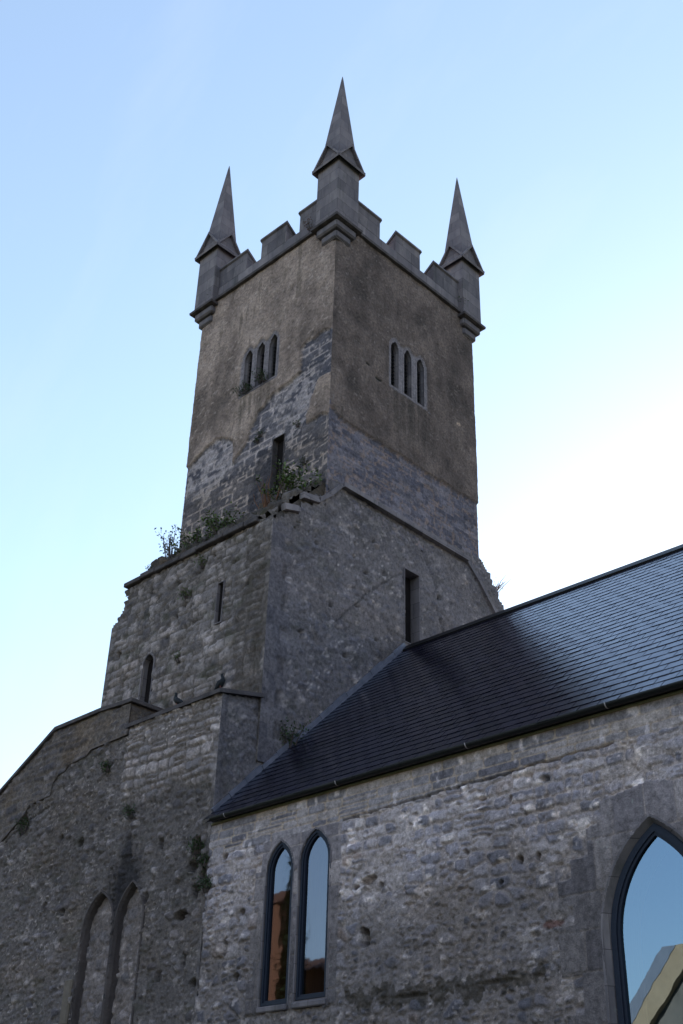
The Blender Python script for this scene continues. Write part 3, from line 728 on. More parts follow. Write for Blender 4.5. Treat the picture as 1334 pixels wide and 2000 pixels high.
def front_fn(U, V):
    h, c = fwr(U, V); h2, c2 = butt(U, V)
    # black algae streaks where water runs down on to the arches
    st = fbm(U/.07, V/1.1, 69, 4)
    for u0, w, za, zb, a in ((-18.28, .26, 6.7, 7.75, 1.0), (-18.46, .16, 3.6, 7.2, .9), (-18.0, .2, 6.85, 7.5, .7), (-18.75, .12, 6.8, 7.4, .45)):
        k = np.exp(-((U-u0+(fbm(U*0, V/.4, 70, 3)-.5)*.12)/w)**2)*ss(zb+.25, zb-.35, V+(st-.5)*.9)*ss(za-.3, za, V)*a*ss(.22, .5, st+.08)
        c = lerp(c, (.022, .022, .025), np.clip(k*1.15, 0, .82))
    k = ss(-.02, .02, U-BX0)*ss(8.3, 8.7, V+(fbm(U/.5, V/.5, 67, 3)-.5)*.8)
    h = h*(1-k)+(h2+.06)*k; c = lerp(c, c2, k)
    return edge_taper(h, U, [XT], .03), c
def butt_side(U, V):
    h, c = low_right(U, V); return edge_taper(h, U, [YN], .03), c
sk = Skin()
sk.patch(np.r_[lines(-24.5, XT, .024), XT+.015], lines(3.6, 10.06, .024), planeY(YN), front_fn, lambda u, v: inpoly(np.minimum(u, XT-.001), v, top) & ~inpoly(u, v, OA) & ~inpoly(u, v, OB))
sk.patch(lines(-30, -24.5, .15), lines(3.6, 10.0, .15), planeY(YN), front_fn, lambda u, v: inpoly(u, v, top))
sk.patch(np.r_[YN-.03, lines(YN, YL+.05, .045)], lines(6.0, 10.4, .045), planeX(XT-.015), butt_side, lambda u, v: v < 10.03+(u-YN)*.235)
sk.quad((-30, YN, 0), (XT, YN, 0), (XT, YN, 3.62), (-30, YN, 3.62)); sk.quad((XT-.02, YN, 0), (XT-.02, YL, 0), (XT-.02, YL, 6.1), (XT-.02, YN, 6.1))
# heads of the wall (top faces)
for (a, b), (c, d) in zip(top[1:14], top[2:15]):
    sk.quad((a, YN-.04, b), (c, YN-.04, d), (c, YN+.14, d), (a, YN+.14, b), (.12, .115, .105))
sk.quad((BX0, YL, 9.0), (BX0, YN, 9.0), (BX0, YN, 10.05), (BX0, YL, 10.25), (.13, .125, .12))
sk.build('wall', M_RUB, fw)
mb = MB(); zf, zb = 10.05, 10.285
mb.prism([(BX0-.06, YN-.13, zf-.03), (BX0-.06, YL+.02, zb-.03), (BX0-.06, YL+.02, zb+.05), (BX0-.06, YN-.13, zf+.05)], (XT-BX0+.12, 0, 0))
mb.build('buttress_cap', M_COPE, fw)
inf = rubble_recipe(71, (.12, .3), (.2, .5), .35, .04, .025, .92, [(0, (.13, .13, .13)), (.5, (.19, .185, .18)), (1, (.27, .26, .25))], (.17, .16, .145), .06, .5, brown=.3, irr=(.3, .25, .6))
for ol in (OA, OB):
    mb = MB(); sweep(mb, ol, [(.05, .05), (.045, -.022), (.015, -.028), (-.012, .03), (-.012, .3)], fY(YN))
    o = mb.build('blind_arch', M_ARCH, fw)
    s = Skin(); x0 = min(q[0] for q in ol); x1 = max(q[0] for q in ol)
    s.patch(lines(x0-.05, x1+.05, .03), lines(3.6, 7.0, .03), planeY(YN+.165), inf); s.build('blocking', M_RUB, o)
mb = MB(); mb.box((-19.74, YN-.07, 3.0), (-19.47, YN+.2, 4.62), .03).box((-19.72, YN-.065, 4.632), (-19.49, YN+.2, 5.42), .03)
mb.build('jamb_stone', plain('brownish jamb stone', (.11, .10, .075), (.17, .155, .12), 5, .9), fw)

# ------------------------------------------------------------------ BLOCK behind, raking shoulder at the left edge
YB = 13.14
bw = thing('shouldered_wall', 'dark grey wall with flat top and long raking shoulder behind the stepped rubble wall', 'wall', (-22, 13.6, 0))
btop = [(-32, 4.6), (-23.62, 9.70), (-21.66, 10.76), (-20.0, 10.77), (-18.98, 10.71), (-18.98, 0), (-32, 0)]
bwr = rubble_recipe(91, (.12, .24), (.2, .55), .35, .045, .03, .85, [(0, (.085, .085, .09)), (.5, (.125, .123, .125)), (1, (.18, .175, .165))], (.15, .14, .12), .05, .3)
sk = Skin()
sk.patch(lines(-24.8, -18.98, .04), lines(7.5, 10.8, .04), planeY(YB), lambda U, V: (lambda r: (edge_taper(r[0], U, [-18.98], .02), r[1]))(bwr(U, V)), lambda u, v: inpoly(u, v, btop))
sk.patch(lines(-32, -24.8, .2), lines(0, 10.8, .2), planeY(YB), bwr, lambda u, v: inpoly(u, v, btop))
sk.patch(lines(YB, YL+.05, .04), lines(9.4, 10.72, .04), planeX(-18.98), bwr)
sk.build('wall', M_RUB, bw)
mb = MB(); cp = [(-32, 4.6), (-23.62, 9.70), (-21.66, 10.76), (-20.0, 10.77), (-18.98, 10.71)]
for (a, b), (c, d) in zip(cp[:-1], cp[1:]):
    mb.prism([(a, YB-.08, b-.005), (a, YL+.1, b-.005), (a, YL+.1, b+.075), (a, YB-.08, b+.075)], (c-a, 0, d-b))
mb.box((-19.25, YB-.085, 10.705), (-18.90, YL+.08, 10.795), .01)
mb.build('coping', M_COPE, bw)

# ------------------------------------------------------------------ NAVE
nave = thing('church_nave', 'low stone nave with glossy dark slate roof and pointed windows right of the tower', 'church', (-8, 18, 0))
NX1 = 1.5
W1 = arch_outline(-14.39, -13.77, 4.49, 6.50, 6.98, 10); W2 = arch_outline(-13.62, -12.95, 4.51, 6.55, 7.03, 10)
BIG = arch_outline(-8.20, -6.58, 1.7, 4.70, 6.10, 14)
DR1 = [(-14.72, 4.40), (-14.72, 4.85), (-14.58, 4.85), (-14.58, 5.2), (-14.70, 5.2), (-14.70, 5.65), (-14.55, 5.65), (-14.55, 6.05), (-14.66, 6.05), (-14.66, 6.55), (-14.52, 6.55), (-14.5, 7.02), (-12.72, 7.06), (-12.72, 5.9), (-12.76, 5.9), (-12.76, 4.40)]
DR2 = [(-8.55, 0), (-8.55, 3.2), (-8.8, 3.2), (-8.8, 3.9), (-8.55, 3.9), (-8.55, 4.35), (-8.85, 4.35), (-8.85, 4.95), (-8.6, 4.95), (-8.6, 5.2), (-8.82, 5.2), (-8.82, 5.5), (-8.6, 5.52), (-8.6, 5.75), (-8.32, 5.75), (-8.32, 6.12), (-8.1, 6.15), (-8.1, 6.42), (-7.35, 6.55), (-6.6, 6.4), (-6.3, 6.0), (-5.9, 5.5), (-5.9, 0)]
zl = lambda U: np.where(U < -12.7, 7.02, 7.06+.018*(U+12.7)) + (fbm(U/.5, U*0, 331, 3)-.5)*.02
nholes = [(-12.22, 5.27, .12, .13, .5), (-12.07, 6.72, .0, .0, 0)][:1] + [(-12.15, 6.05, .2, .06, .12), (-12.4, 5.98, .08, .05, .09), (-11.9, 5.95, .06, .06, .08), (-10.3, 6.15, .05, .05, .1), (-9.7, 5.65, .05, .04, .1), (-9.4, 5.9, .05, .05, .12), (-9.1, 5.9, .05, .06, .12), (-11.3, 4.38, .35, .03, .03), (-9.8, 4.42, .3, .03, .04), (-14.95, 5.98, .09, .05, .12), (-15.0, 5.0, .1, .07, .14), (-15.3, 5.5, .06, .16, .14), (-15.45, 6.95, .10, .06, .14), (-10.0, 6.85, .07, .03, .09), (-8.9, 6.9, .08, .04, .09), (-9.5, 6.75, .05, .05, .1)]
nv_r = rubble_recipe(301, (.09, .25), (.13, .40), .36, .05, .022, 1.42, [(0, (.085, .090, .102)), (.3, (.115, .119, .132)), (.6, (.15, .152, .162)), (.82, (.195, .196, .20)), (.93, (.23, .226, .218)), (1, (.125, .105, .09))], (.165, .16, .152), .09, .6, nholes,
    [([(-12.7, 7.07), (-12.0, 7.07), (-11.1, 7.10), (-10.0, 7.12), (-7.8, 7.16)], .018, .05)], dressed=[(DR1, 341, ((.35, .6), (.5, .9))), (DR2, 351, ((.4, .65), (.45, .8)))], ashlar=(zl, 361), relief=.055, brown=.3, irr=(.30, .19, .42), fleck=.45, upper=(6.25, (.13, .22), (.16, .42)),
    stains=[([(-12.6, 4.42), (-12.6, 4.62), (-11, 4.5), (-9, 4.6), (-9, 4.4), (-11, 4.25)], .3, (.05, .045, .03), .7)], courses=None)
# larger white limewash remnants high on the wall
def nave_fn(U, V):
    h, c = nv_r(U, V)
    rr_ = lambda x, z, a, b: 1-ss(.75, 1.0, np.hypot((U-x)/a, (V-z)/b)+(fbm(U/.12, V/.12, 371, 3)-.5)*.8)
    k = np.zeros(U.shape)
    for x, z, a, b in ((-12.05, 6.66, .16, .19), (-9.55, 6.86, .10, .12), (-9.8, 6.82, .05, .14), (-11.3, 6.9, .08, .22), (-10.1, 6.95, .05, .18), (-12.3, 6.75, .10, .16), (-9.0, 6.98, .12, .10), (-8.6, 6.98, .10, .10), (-9.3, 6.72, .25, .04), (-11.6, 6.5, .3, .04), (-10.9, 6.5, .22, .04)):
        k = np.maximum(k, rr_(x, z, a, b))
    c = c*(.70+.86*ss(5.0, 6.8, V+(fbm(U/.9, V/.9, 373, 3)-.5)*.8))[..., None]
    ind = inpoly(U, V, DR1) | inpoly(U, V, DR2)
    k = k*(~ind); c = lerp(c, (.42, .41, .40), k*.8); h = h+k*.01
    red = rr_(-8.95, 5.02, .2, .07); c = lerp(c, (.15, .085, .07), red*.8*(~ind))
    return h, c
sk = Skin()
nk = lambda u, v: ~anyin(u, v, [W1, W2, BIG])
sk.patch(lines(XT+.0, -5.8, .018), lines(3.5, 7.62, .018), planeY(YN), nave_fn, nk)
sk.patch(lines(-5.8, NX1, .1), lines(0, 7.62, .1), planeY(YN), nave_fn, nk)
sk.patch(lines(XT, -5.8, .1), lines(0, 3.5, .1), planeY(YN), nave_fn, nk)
sk.quad((NX1, YN, 0), (NX1, 23.1, 0), (NX1, 23.1, 7.6), (NX1, YN, 7.6), (.2, .2, .2)); sk.quad((NX1, 23.1, 0), (XT, 23.1, 0), (XT, 23.1, 7.6), (NX1, 23.1, 7.6), (.2, .2, .2))
sk.quad((NX1, YN, 7.6), (NX1, 23.1, 7.6), (NX1, 18.06, 12.6), (NX1, 18.06, 12.6), (.2, .2, .2))
sk.build('wall', M_RUB, nave)
MB().box((XT+.02, YN-.05, 7.565), (NX1, YN+.3, 7.60), .008).build('mortar_fillet', M_MORT, nave)

# windows
def arched_window(ol, name):
    big = ol is BIG
    mb = MB()
    sweep(mb, ol, [(.03, .05), (.03, -.036), (.004, -.036), (-.055, .06), (-.055, .5)] if big else [(.03, .05), (.03, -.036), (.006, -.037), (.002, .02), (.002, .5)], fY(YN))
    o = mb.build(name, M_DRESS, nave)
    a = -.055 if big else 0; d = .04 if big else -.012
    fr = MB(); ring_solid(fr, ol, a-(.13 if big else .085), a, d+.02, d+.12, fY(YN)); ring_solid(fr, ol, a-(.09 if big else .05), a-.012, d, d+.021, fY(YN)); fr.build('frame', M_FRAME, o)
    MB().face([fY(YN)(u, v, d+.055) for u, v in offs(ol, a-(.11 if big else .07))]).build('pane', M_GLASS if big else M_GLASSL, o)
    li = MB(); sweep(li, ol, [(a-.09, d+.125), (a-.09, d+.55), (.10, d+.9)], fY(YN)); li.build('timber_lining', M_WOOD, o)
    return o
for ol in (W1, W2):
    o = arched_window(ol, 'lancet_window')
    x0 = min(q[0] for q in ol)-.02; x1 = max(q[0] for q in ol)+.02
    MB().box((x0, YN-.075, 4.40), (x1, YN+.1, 4.485), .015).build('sill', M_DRESS, o)
arched_window(BIG, 'great_window')
MB().box((-15.6, YN+1.0, 0.2), (NX1-.3, YN+1.1, 7.3)).build('dark_backing', M_DARK, nave)  # added near-black panel that keeps the interior behind the panes dark

# roof: slates as real overlapping slabs
ez, ey, rz, ry = 7.625, 12.80, 12.70, 18.06
sl_len = math.hypot(rz-ez, ry-ey); sdir = Vector((0, ry-ey, rz-ez)).normalized(); sn = Vector((0, -sdir.z, sdir.y))
rnd = random.Random(12)
bm = bmesh.new(); gauge = .215; ncourse = int(sl_len/gauge)+1; wS = .32
rx0, rx1 = XT+.02, NX1+.2
for r in range(ncourse):
    x = rx0 - (wS/2 if r % 2 else 0)
    s0 = r*gauge - .02; s1 = min(s0+gauge*1.9, sl_len+.02)
    while x < rx1:
        a = max(x+.006, rx0); b = min(x+wS-.006, rx1); x += wS
        if b-a < .03: continue
        t0 = .0055+rnd.uniform(-.001, .0015); dz = rnd.uniform(-.0022, .0022); da = rnd.uniform(-.006, .006)
        base = Vector((0, ey, ez))
        def P(xx, s, n): return Vector((xx, 0, 0))+base+sdir*s+sn*n
        lift0 = .012+t0; lift1 = .012*0+.004
        q = [P(a, s0+da, lift0+dz), P(b, s0+da*.5, lift0-dz), P(b, s1, lift1), P(a, s1, lift1)]
        lo = [v-sn*.008 for v in q]
        vs = [bm.verts.new(v) for v in q]; ls = [bm.verts.new(v) for v in lo]
        bm.faces.new(vs)
        for k in range(4): bm.faces.new([ls[k], ls[(k+1) % 4], vs[(k+1) % 4], vs[k]])
me = bpy.data.meshes.new('roof_slates'); bmesh.ops.recalc_face_normals(bm, faces=bm.faces); bm.to_mesh(me); bm.free(); me.materials.append(M_SLATE)
roof = link('roof', me, nave)
MB().prism([(rx0, ey+.02, ez-.05), (rx0, ry, rz-.06), (rx0, 2*ry-ey, ez-.05), (rx0, ry, rz-.2)], (rx1-rx0, 0, 0)).build('roof_deck', M_DARK, roof)
MB().prism([(rx0, ry-.16, rz-.09), (rx0, ry, rz+.075), (rx0, ry+.16, rz-.09), (rx0, ry+.14, rz-.12), (rx0, ry, rz+.03), (rx0, ry-.14, rz-.12)], (rx1-rx0, 0, 0)).build('ridge_cap', M_GUT, roof)
MB().prism([(rx0, ry, rz+.01), (rx0, 2*ry-ey, ez+.01), (rx0, 2*ry-ey, ez-.03), (rx0, ry, rz-.03)], (rx1-rx0, 0, 0)).build('rear_slope', M_SLATE, roof)
fl = MB(); A = Vector((XT+.012, ey+.18, ez+.16)); B = Vector((XT+.012, ry, rz+.06))
n_ = 14
for k in range(n_):
    p0 = A.lerp(B, k/n_); p1 = A.lerp(B, (k+.98)/n_); w = sn*(.085+.015*(k % 3))
    fl.prism([p0, p1, p1+w, p0+w], (.05+.004*(k % 2), 0, 0))
fl.build('flashing', M_LEAD, roof)
fl = MB(); fl.prism([A+Vector((.0, 0, -.05)), B+Vector((0, 0, -.05)), B+sn*.02+Vector((0, 0, -.02)), A+sn*.02+Vector((0, 0, -.02))], (.07, 0, 0)); fl.build('soaker', M_LEAD, roof)
# gutter: half round channel
gx0, gx1 = -15.72, NX1+.2
prof = [(.062*math.cos(a), .062*math.sin(a)) for a in np.linspace(math.pi, 2*math.pi, 11)]
prof += [(.052*math.cos(a), .052*math.sin(a)) for a in np.linspace(2*math.pi, math.pi, 11)]
gy, gz = 12.835, 7.635
mb = MB(); mb.loft([[(x, gy+a, gz+b) for a, b in prof] for x in (gx0, gx1)], True, True, True)
mb.box((gx0+.1, gy+.05, 7.605), (gx1, YN+.05, 7.625), 0)
gut = mb.build('gutter', M_GUT, nave)
MB().prism([(gx0-.012, gy+a, gz+b) for a, b in prof[:11]], (.014, 0, 0)).build('end_cap', M_GUT, gut)
for x in (-15.35, -12.7, -10.1, -7.75, -5.2, -2.5):
    st = MB(); pr = [(.068*math.cos(a), .068*math.sin(a)) for a in np.linspace(math.pi, 1.75*math.pi, 8)]
    st.loft([[(xx, gy+a*s, gz+b*s) for a, b in pr for s in (1,)] for xx in (x-.009, x+.009)], False); st.build('strap', M_STRAP, gut)
for x in (-13.9, -11.4, -8.9, -6.4):
    st = MB(); pr = [(.066*math.cos(a), .066*math.sin(a)) for a in np.linspace(math.pi, 1.9*math.pi, 9)]
    st.loft([[(xx, gy+a, gz+b) for a, b in pr] for xx in (x-.04, x+.04)], False); st.build('joint_collar', M_GUT, gut)

# ------------------------------------------------------------------ PLANTS
def leaf(bm, c, d, up, L, W):
    d = d.normalized(); s = d.cross(up)
    if s.length < 1e-3: s = d.orthogonal()
    s.normalize(); n = s.cross(d)
    p = [c, c+d*L*.45+s*W*.5+n*L*.06, c+d*L, c+d*L*.45-s*W*.5+n*L*.06]
    bm.faces.new([bm.verts.new(q) for q in p])
def plant(name, label, cat, base, h, spread, nst, nleaf, L, W, mat, seed, lean=(0, -.3, 0), stemmat=None, bare=0, group=None, droop=0.0):
    rnd = random.Random(seed); root = thing(name, label, cat, base, group)
    st = MB(); lf = bmesh.new(); B = Vector((0, 0, 0))
    for i in range(nst):
        a = rnd.uniform(0, 2*math.pi); rad = rnd.uniform(0, 1)**.7*spread
        hh = h*rnd.uniform(.45, 1.0)
        tip = Vector((math.cos(a)*rad, math.sin(a)*rad*.6, hh))+Vector(lean)*hh
        b0 = Vector((tip.x*.35, tip.y*.25, -.03)); mid = b0.lerp(tip, .55)+Vector((rnd.uniform(-.1, .1), rnd.uniform(-.1, .1), .08))*hh
        if droop: tip.z -= droop*rad
        st.tube([b0, mid, tip], [.008+.006*h, .006+.003*h, .003], 4)
        if i < bare: continue
        for k in range(nleaf):
            tpar = rnd.uniform(.25, 1.05); c = b0.lerp(mid, tpar*2) if tpar < .5 else mid.lerp(tip, tpar*2-1)
            c = c+Vector((rnd.gauss(0, 1), rnd.gauss(0, 1), rnd.gauss(0, 1)))*L*.8
            d = Vector((rnd.gauss(0, 1), rnd.gauss(0, 1), rnd.gauss(.2, .7)))
            leaf(lf, c, d, Vector((rnd.gauss(0, .4), rnd.gauss(0, .4), 1)), L*rnd.uniform(.6, 1.2), W*rnd.uniform(.6, 1.2))
    st.local('stem', stemmat or M_TWIG, root)
    if len(lf.faces):
        me = bpy.data.meshes.new('foliage'); lf.to_mesh(me); me.materials.append(mat); local('foliage', me, root)
    lf.free()
    return root
def ledge_pt(px, f):
    """point on the broken ledge under photo pixel column px, f = fraction up the slope"""
    q = onY(px, YL+.02+1.48*f); return Vector((q[0], q[1], 14.34+1.62*f+.05))
plant('leafy_bush', 'largest green bush growing on the ledge under the tower doorway', 'bush', ledge_pt((560, 985), .62), .72, 1.0, 26, 30, .085, .055, M_LEAF, 1, (0, -.15, 0))
plant('dead_weed', 'leafless reddish brown weed stalks standing in front of the tower doorway', 'weed', ledge_pt((525, 975), .62), 1.0, .7, 13, 5, .05, .03, M_STEM, 2, (0, -.1, 0), M_STEM, 9)
plant('leafy_bush', 'green bush in the middle of the ledge left of the dead weed stalks', 'bush', ledge_pt((432, 1045), .45), .58, .75, 20, 26, .08, .05, M_LEAF, 3, (0, -.2, 0))
plant('leafy_bush', 'greyish green bush on the ledge against the left edge of the tower', 'bush', ledge_pt((380, 1062), .4), .45, .75, 18, 24, .08, .045, M_LEAF, 4, (0, -.2, 0))
plant('sapling', 'thin open sapling standing against the sky at the left end of the ledge', 'sapling', ledge_pt((335, 1080), .40), 1.0, .5, 13, 14, .08, .045, M_LEAFD, 5, (-.12, 0, 0))
plant('weed_tuft', 'small weed tuft against the sky at the ragged left end of the ledge', 'weed', ledge_pt((295, 1108), .2), .22, .18, 8, 8, .05, .03, M_LEAFD, 6)
plant('sill_fern', 'dark green ferns along the sill of the left belfry window', 'fern', (-18.95, YU-.12, 19.83), .22, .35, 18, 16, .06, .03, M_LEAFD, 7, (0, -.4, 0))
plant('sill_fern', 'dark green fern tuft at the right end of the left belfry sill', 'fern', (-18.25, YU-.12, 19.85), .20, .28, 14, 16, .06, .03, M_LEAFD, 8, (0, -.4, 0))
q = onX((572, 1448), XT+.05)
plant('roof_bush', 'dark bush growing from the tower wall just above the slate roof edge', 'bush', (XT+.03, q[1]-.1, q[2]-.15), .5, .42, 16, 26, .07, .035, M_LEAFD, 9, (.25, 0, 0))
q = onY((213, 1500), YN-.03)
plant('wall_tuft', 'green tuft on the rubble wall below the stepped top', 'weed', (q[0], YN-.03, q[2]-.05), .22, .16, 12, 16, .055, .03, M_LEAFD, 10, (0, -.5, 0))
q = onY((258, 1592), YN-.03)
plant('wall_tuft', 'green tuft on the rubble wall above the dark stain over the arches', 'weed', (q[0], YN-.03, q[2]-.05), .2, .15, 12, 14, .055, .03, M_LEAFD, 11, (0, -.5, 0))
q = onY((47, 1615), YN-.03)
plant('wall_tuft', 'dark tuft in a wall hole at the left edge of the photo', 'weed', (q[0], YN, q[2]-.1), .28, .22, 14, 16, .06, .03, M_LEAFD, 12, (0, -.4, 0))
for (pxx, lb, sd, hh) in (((385, 1665), 'dark creeper hanging in the wall joint just below the gutter end', 13, .3), ((400, 1690), 'dark creeper in the middle of the broken wall joint', 14, .25), ((405, 1740), 'dark green creeper hanging from the lowest hole of the wall joint', 15, .34)):
    q = onY(pxx, YN-.02)
    plant('creeper', lb, 'creeper', (q[0], YN-.02, q[2]), hh, .2, 16, 18, .05, .03, M_LEAFD, sd, (0, -.3, 0), None, 0, 'creepers in the broken wall joint', .9)
q = onX((430, 585), XL)
plant('parapet_weed', 'green weed rooted at the foot of the left pinnacle', 'weed', (-20.72, YU-.1, ZC+.19), .2, .14, 9, 10, .05, .03, M_LEAF, 16)
plant('parapet_weed', 'dark green weed in the corner beside the right pinnacle', 'weed', (XT+.1, 20.52, ZC+.2), .6, .12, 10, 12, .06, .035, M_LEAFD, 17)
plant('parapet_weed', 'dry weed at the foot of the front pinnacle on the left side', 'weed', (-16.75, YU-.12, ZC+.19), .3, .25, 10, 6, .05, .03, M_STEM, 18)
plant('shoulder_grass', 'wispy dry grass along the ragged right shoulder of the tower', 'grass tuft', (XT-.15, 21.55, 15.55), .5, .5, 16, 3, .09, .015, M_STEM, 19, (0, .6, 0), M_STEM)
for (pxx, lb, sd) in (((512, 850), 'green tuft on the tower wall left of the doorway head', 21), ((505, 862), 'lower green tuft on the tower wall left of the doorway head', 22), ((596, 905), 'tiny fern on the tower wall right of the doorway', 23), ((585, 832), 'tiny fern on the tower wall above the doorway', 24)):
    q = onY(pxx, YU)
    plant('wall_fern', lb, 'fern', (q[0], YU-.02, q[2]-.03), .13, .12, 8, 9, .05, .03, M_LEAFD, sd, (0, -.6, 0))
for (pxx, lb, sd) in (((368, 1165), 'green weed patch on the tower wall left of the narrow slit', 31), ((398, 1105), 'green weed tuft under the ledge above the narrow slit', 32), ((352, 1288), 'green weed tuft on the tower wall above the left pigeon', 33)):
    q = onY(pxx, YL)
    plant('wall_weed', lb, 'weed', (q[0], YL-.02, q[2]-.05), .2, .16, 10, 12, .05, .03, M_LEAF, sd, (0, -.5, 0))

# ------------------------------------------------------------------ PIGEONS on the buttress cap
M_BIRD = plain('dark pigeon plumage', (.004, .004, .006), (.009, .010, .013), 30, .8, .2, .004, .4)
M_BIRDW = plain('pigeon wing', (.006, .006, .009), (.013, .014, .018), 40, .8, .2, .004, .4)
M_FOOT = plain('pigeon feet', (.16, .06, .05), (.22, .09, .07), 30, .6)
def pigeon(label, loc, rz, tilt):
    root = thing('pigeon', label, 'pigeon', loc, 'pigeons on the buttress cap'); root.rotation_euler = (0, 0, rz)
    mb = MB()
    ct, s_ = math.cos(tilt), math.sin(tilt)
    # spine from tail tip to beak (local +X forward)
    sp = [(-.20, .0, .012, .020), (-.15, .0, .016, .030), (-.10, .0, .034, .040), (-.04, .005, .056, .056), (.03, .012, .060, .062), (.08, .03, .050, .052), (.105, .065, .032, .034), (.115, .10, .027, .028), (.125, .125, .029, .029), (.142, .130, .024, .022), (.158, .127, .011, .010), (.178, .120, .004, .004)]
    loops = []
    for i, (x, z, ry_, rz_) in enumerate(sp):
        a = sp[max(i-1, 0)]; b = sp[min(i+1, len(sp)-1)]
        tx, tz = b[0]-a[0], b[1]-a[1]; L = math.hypot(tx, tz); nx, nz_ = -tz/L, tx/L
        loops.append([])
        for k in range(10):
            an = 2*math.pi*k/10; y = math.cos(an)*ry_; w = math.sin(an)*rz_
            X, Z = x+nx*w, z+nz_*w
            loops[-1].append((X*ct-Z*s_, y, X*s_+Z*ct+.115))
    mb.loft(loops, True, True, True); mb.local('body', M_BIRD, root, True)
    for sg in (-1, 1):
        w = MB(); loops = []
        for x, z, hh, off in ((.06, .03, .018, .048), (.0, .022, .045, .060), (-.07, .012, .038, .050), (-.14, .004, .018, .030), (-.19, .0, .006, .014)):
            lp = []
            for k in range(8):
                an = 2*math.pi*k/8; y = sg*(off+math.cos(an)*.010); zz = z+math.sin(an)*hh
                lp.append((x*ct-zz*s_, y, x*s_+zz*ct+.115))
            loops.append(lp)
        w.loft(loops, True, True, True); w.local('wing', M_BIRDW, root, True)
        l = MB(); l.tube([(.01, sg*.025, .07), (.005, sg*.025, .03), (.012, sg*.025, .004)], [.010, .005, .004], 6)
        for da in (-.5, 0, .5, math.pi): l.tube([(.012, sg*.025, .005), (.012+.028*math.cos(da), sg*.025+.028*math.sin(da), .003)], [.0035, .002], 5)
        l.local('leg', M_FOOT, root)
    return root
def cap_z(y): return zf+.05 + (y-(YN-.13))*(zb-zf)/(YL+.02-YN+.13)
q = onY((430, 1353), YN-.02); pigeon('pigeon standing upright near the right corner of the buttress cap', (q[0], YN-.02, cap_z(YN-.02)), math.radians(15), .75)
q = onY((345, 1391), YN+.0); pigeon('pigeon leaning forward to the left, middle of the buttress cap', (q[0], YN, cap_z(YN)), math.radians(190), .45)

# ------------------------------------------------------------------ WHAT THE WINDOWS REFLECT (stands behind the camera)
M_TAN = plain('sunlit tan stone', (.27, .205, .125), (.35, .27, .17), 2, .9, .4, .03, tint=(1, 1, 1))
M_BRICK = plain('orange brown brick', (.055, .028, .017), (.10, .045, .025), 6, .9, .3, .01, tint=(1, 1, 1))
M_BRICK2 = plain('orange brick', (.085, .040, .022), (.13, .060, .032), 6, .9, .3, .01, tint=(1, 1, 1))
M_VERGE = plain('shaded blue verge stone', (.13, .15, .18), (.19, .21, .24), 2, .9, .3, .02, tint=(1, 1, 1))  # extra coping strip; the bluish shade is put into its colour
M_SHADE = plain('shaded gable stone', (.12, .11, .09), (.18, .16, .13), 2, .9, .4, .03, tint=(1, 1, 1))  # gable wall under the coping, its shade put into the darker colour
def vp(p, yo): q = onY(p, 2*(YN+.09)-yo); return q[0], q[2]      # mirror point on the plane y = yo
YO = -9.0
ax, az = vp((1312, 1846), YO); lx, lz = vp((1240, 1968), YO); sl_ = (az-lz)/(ax-lx)
hs = thing('gabled_house', 'tan stone gable end mirrored at the foot of the great window', 'house', (ax+2.6, YO-6, 0))
wl_ = 4.2; ez_ = az - sl_*wl_*.5
mb = MB(); mb.prism([(ax-.0, YO-.25, az-.9), (ax+1.2, YO-.25, az-.9), (ax+1.2+(az-1.0-2)/sl_, YO-.25, 2.0), (ax+1.2+(az-1.0-2)/sl_, YO-.25, 0), (ax-(az-.9-2)/sl_, YO-.25, 0), (ax-(az-.9-2)/sl_, YO-.25, 2.0)], (0, -10, 0)); mb.build('wall', M_SHADE, hs)
dx = (az-1.5)/sl_
mb = MB(); mb.prism([(ax-.35, YO+.02, az), (ax-dx, YO+.02, 1.5), (ax-dx+.5, YO+.02, 1.5), (ax+.12, YO+.02, az)], (0, -.75, 0)); mb.build('verge', M_VERGE, hs)
mb = MB(); mb.prism([(ax+.05, YO, az), (ax-dx+.45, YO, 1.5), (ax-dx+1.0, YO, 1.5), (ax+.45, YO, az-.55), (ax+1.0, YO, az-.55), (ax+1.0, YO, az)], (0, -.7, 0)); mb.build('gable_coping', M_TAN, hs)
mb = MB(); mb.prism([(ax-.16, YO-.7, az-.05), (ax-dx-.05, YO-.7, 1.5), (ax-dx+.1, YO-.7, 1.4), (ax, YO-.7, az-.25)], (0, -9.5, 0)); mb.build('roof', M_SLATE, hs)
YH = -26.0
hx0, hz0 = vp((580, 1858), YH); hx1, hz1 = vp((640, 1852), YH)
bh = thing('brick_house', 'orange brown brick house mirrored in the lower half of the lancet windows', 'house', ((hx0+hx1)/2, YH-4, 0))
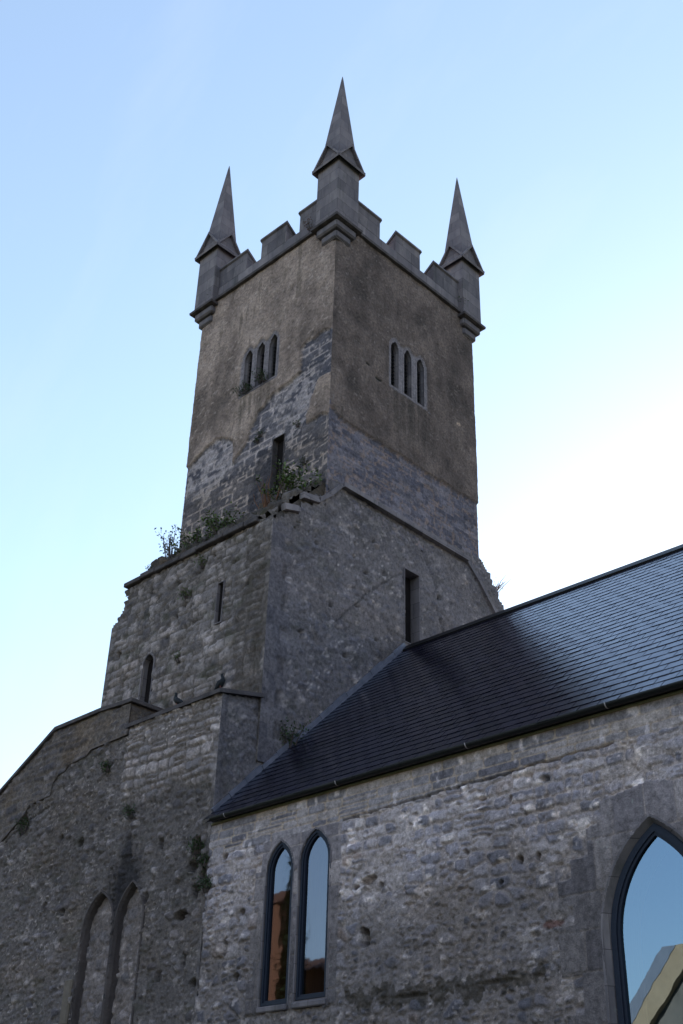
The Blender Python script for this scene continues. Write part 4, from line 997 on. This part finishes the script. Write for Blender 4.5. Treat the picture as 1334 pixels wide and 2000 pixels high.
MB().box((hx0-16, YH-8, 0), (hx1+4, YH, hz0-1.2)).build('wall', M_BRICK, bh)
MB().prism([(hx0-16.4, YH+.3, hz0-1.3), (hx0-16.4, YH-4, hz0+.4), (hx0-16.4, YH-8.3, hz0-1.3)], (hx1-hx0+20.8, 0, 0)).build('roof', M_BRICK, bh)
def tree(name, label, x, y, H, Rr, seed, n=6500):
    rnd = random.Random(seed); root = thing(name, label, 'tree', (x, y, 0))
    tb = MB(); tb.tube([(0, 0, 0), (.05, 0, H*.5), (0, 0, H*.95)], [.28, .16, .03], 8)
    for k in range(16):
        z = H*(.2+.7*k/16); a = k*2.4; r = Rr*(1-z/H)*.8; tb.tube([(0, 0, z), (math.cos(a)*r, math.sin(a)*r, z-.1*r)], [.05, .01], 5)
    tb.local('trunk', M_TWIG, root)
    bm = bmesh.new()
    for k in range(n):
        z = H*(.12+.88*rnd.random()**1.3); r = Rr*(1.02-z/H)*(.35+.65*rnd.random())*(.75+.25*math.sin(z*5)); a = rnd.uniform(0, 6.283)
        leaf(bm, Vector((math.cos(a)*r, math.sin(a)*r, z)), Vector((math.cos(a), math.sin(a), rnd.uniform(-.6, .2))), Vector((0, 0, 1)), rnd.uniform(.3, .6), rnd.uniform(.12, .25))
    me = bpy.data.meshes.new('crown'); bm.to_mesh(me); bm.free(); me.materials.append(M_LEAFD); local('crown', me, root)
YTR = -16.0
tx, tz = vp((566, 1690), YTR); tree('conifer_tree', 'dark conifer mirrored at the right edge of the left lancet', tx+.6, YTR, tz+.3, 1.5, 51)
bx0, bz0 = vp((490, 1748), -21.0); bx1, _ = vp((553, 1748), -21.0)
b2 = thing('brick_house', 'taller orange brick house mirrored along the left edge of the left lancet', 'house', ((bx0+bx1)/2, -24, 0))
MB().box((bx0-2, -22.6, 0), (bx1, -21, bz0-.8)).build('wall', M_BRICK2, b2)
MB().prism([(bx0-2.3, -20.7, bz0-.9), (bx0-2.3, -21.8, bz0+.1), (bx0-2.3, -22.9, bz0-.9)], (bx1-bx0+2.5, 0, 0)).build('roof', M_BRICK, b2)
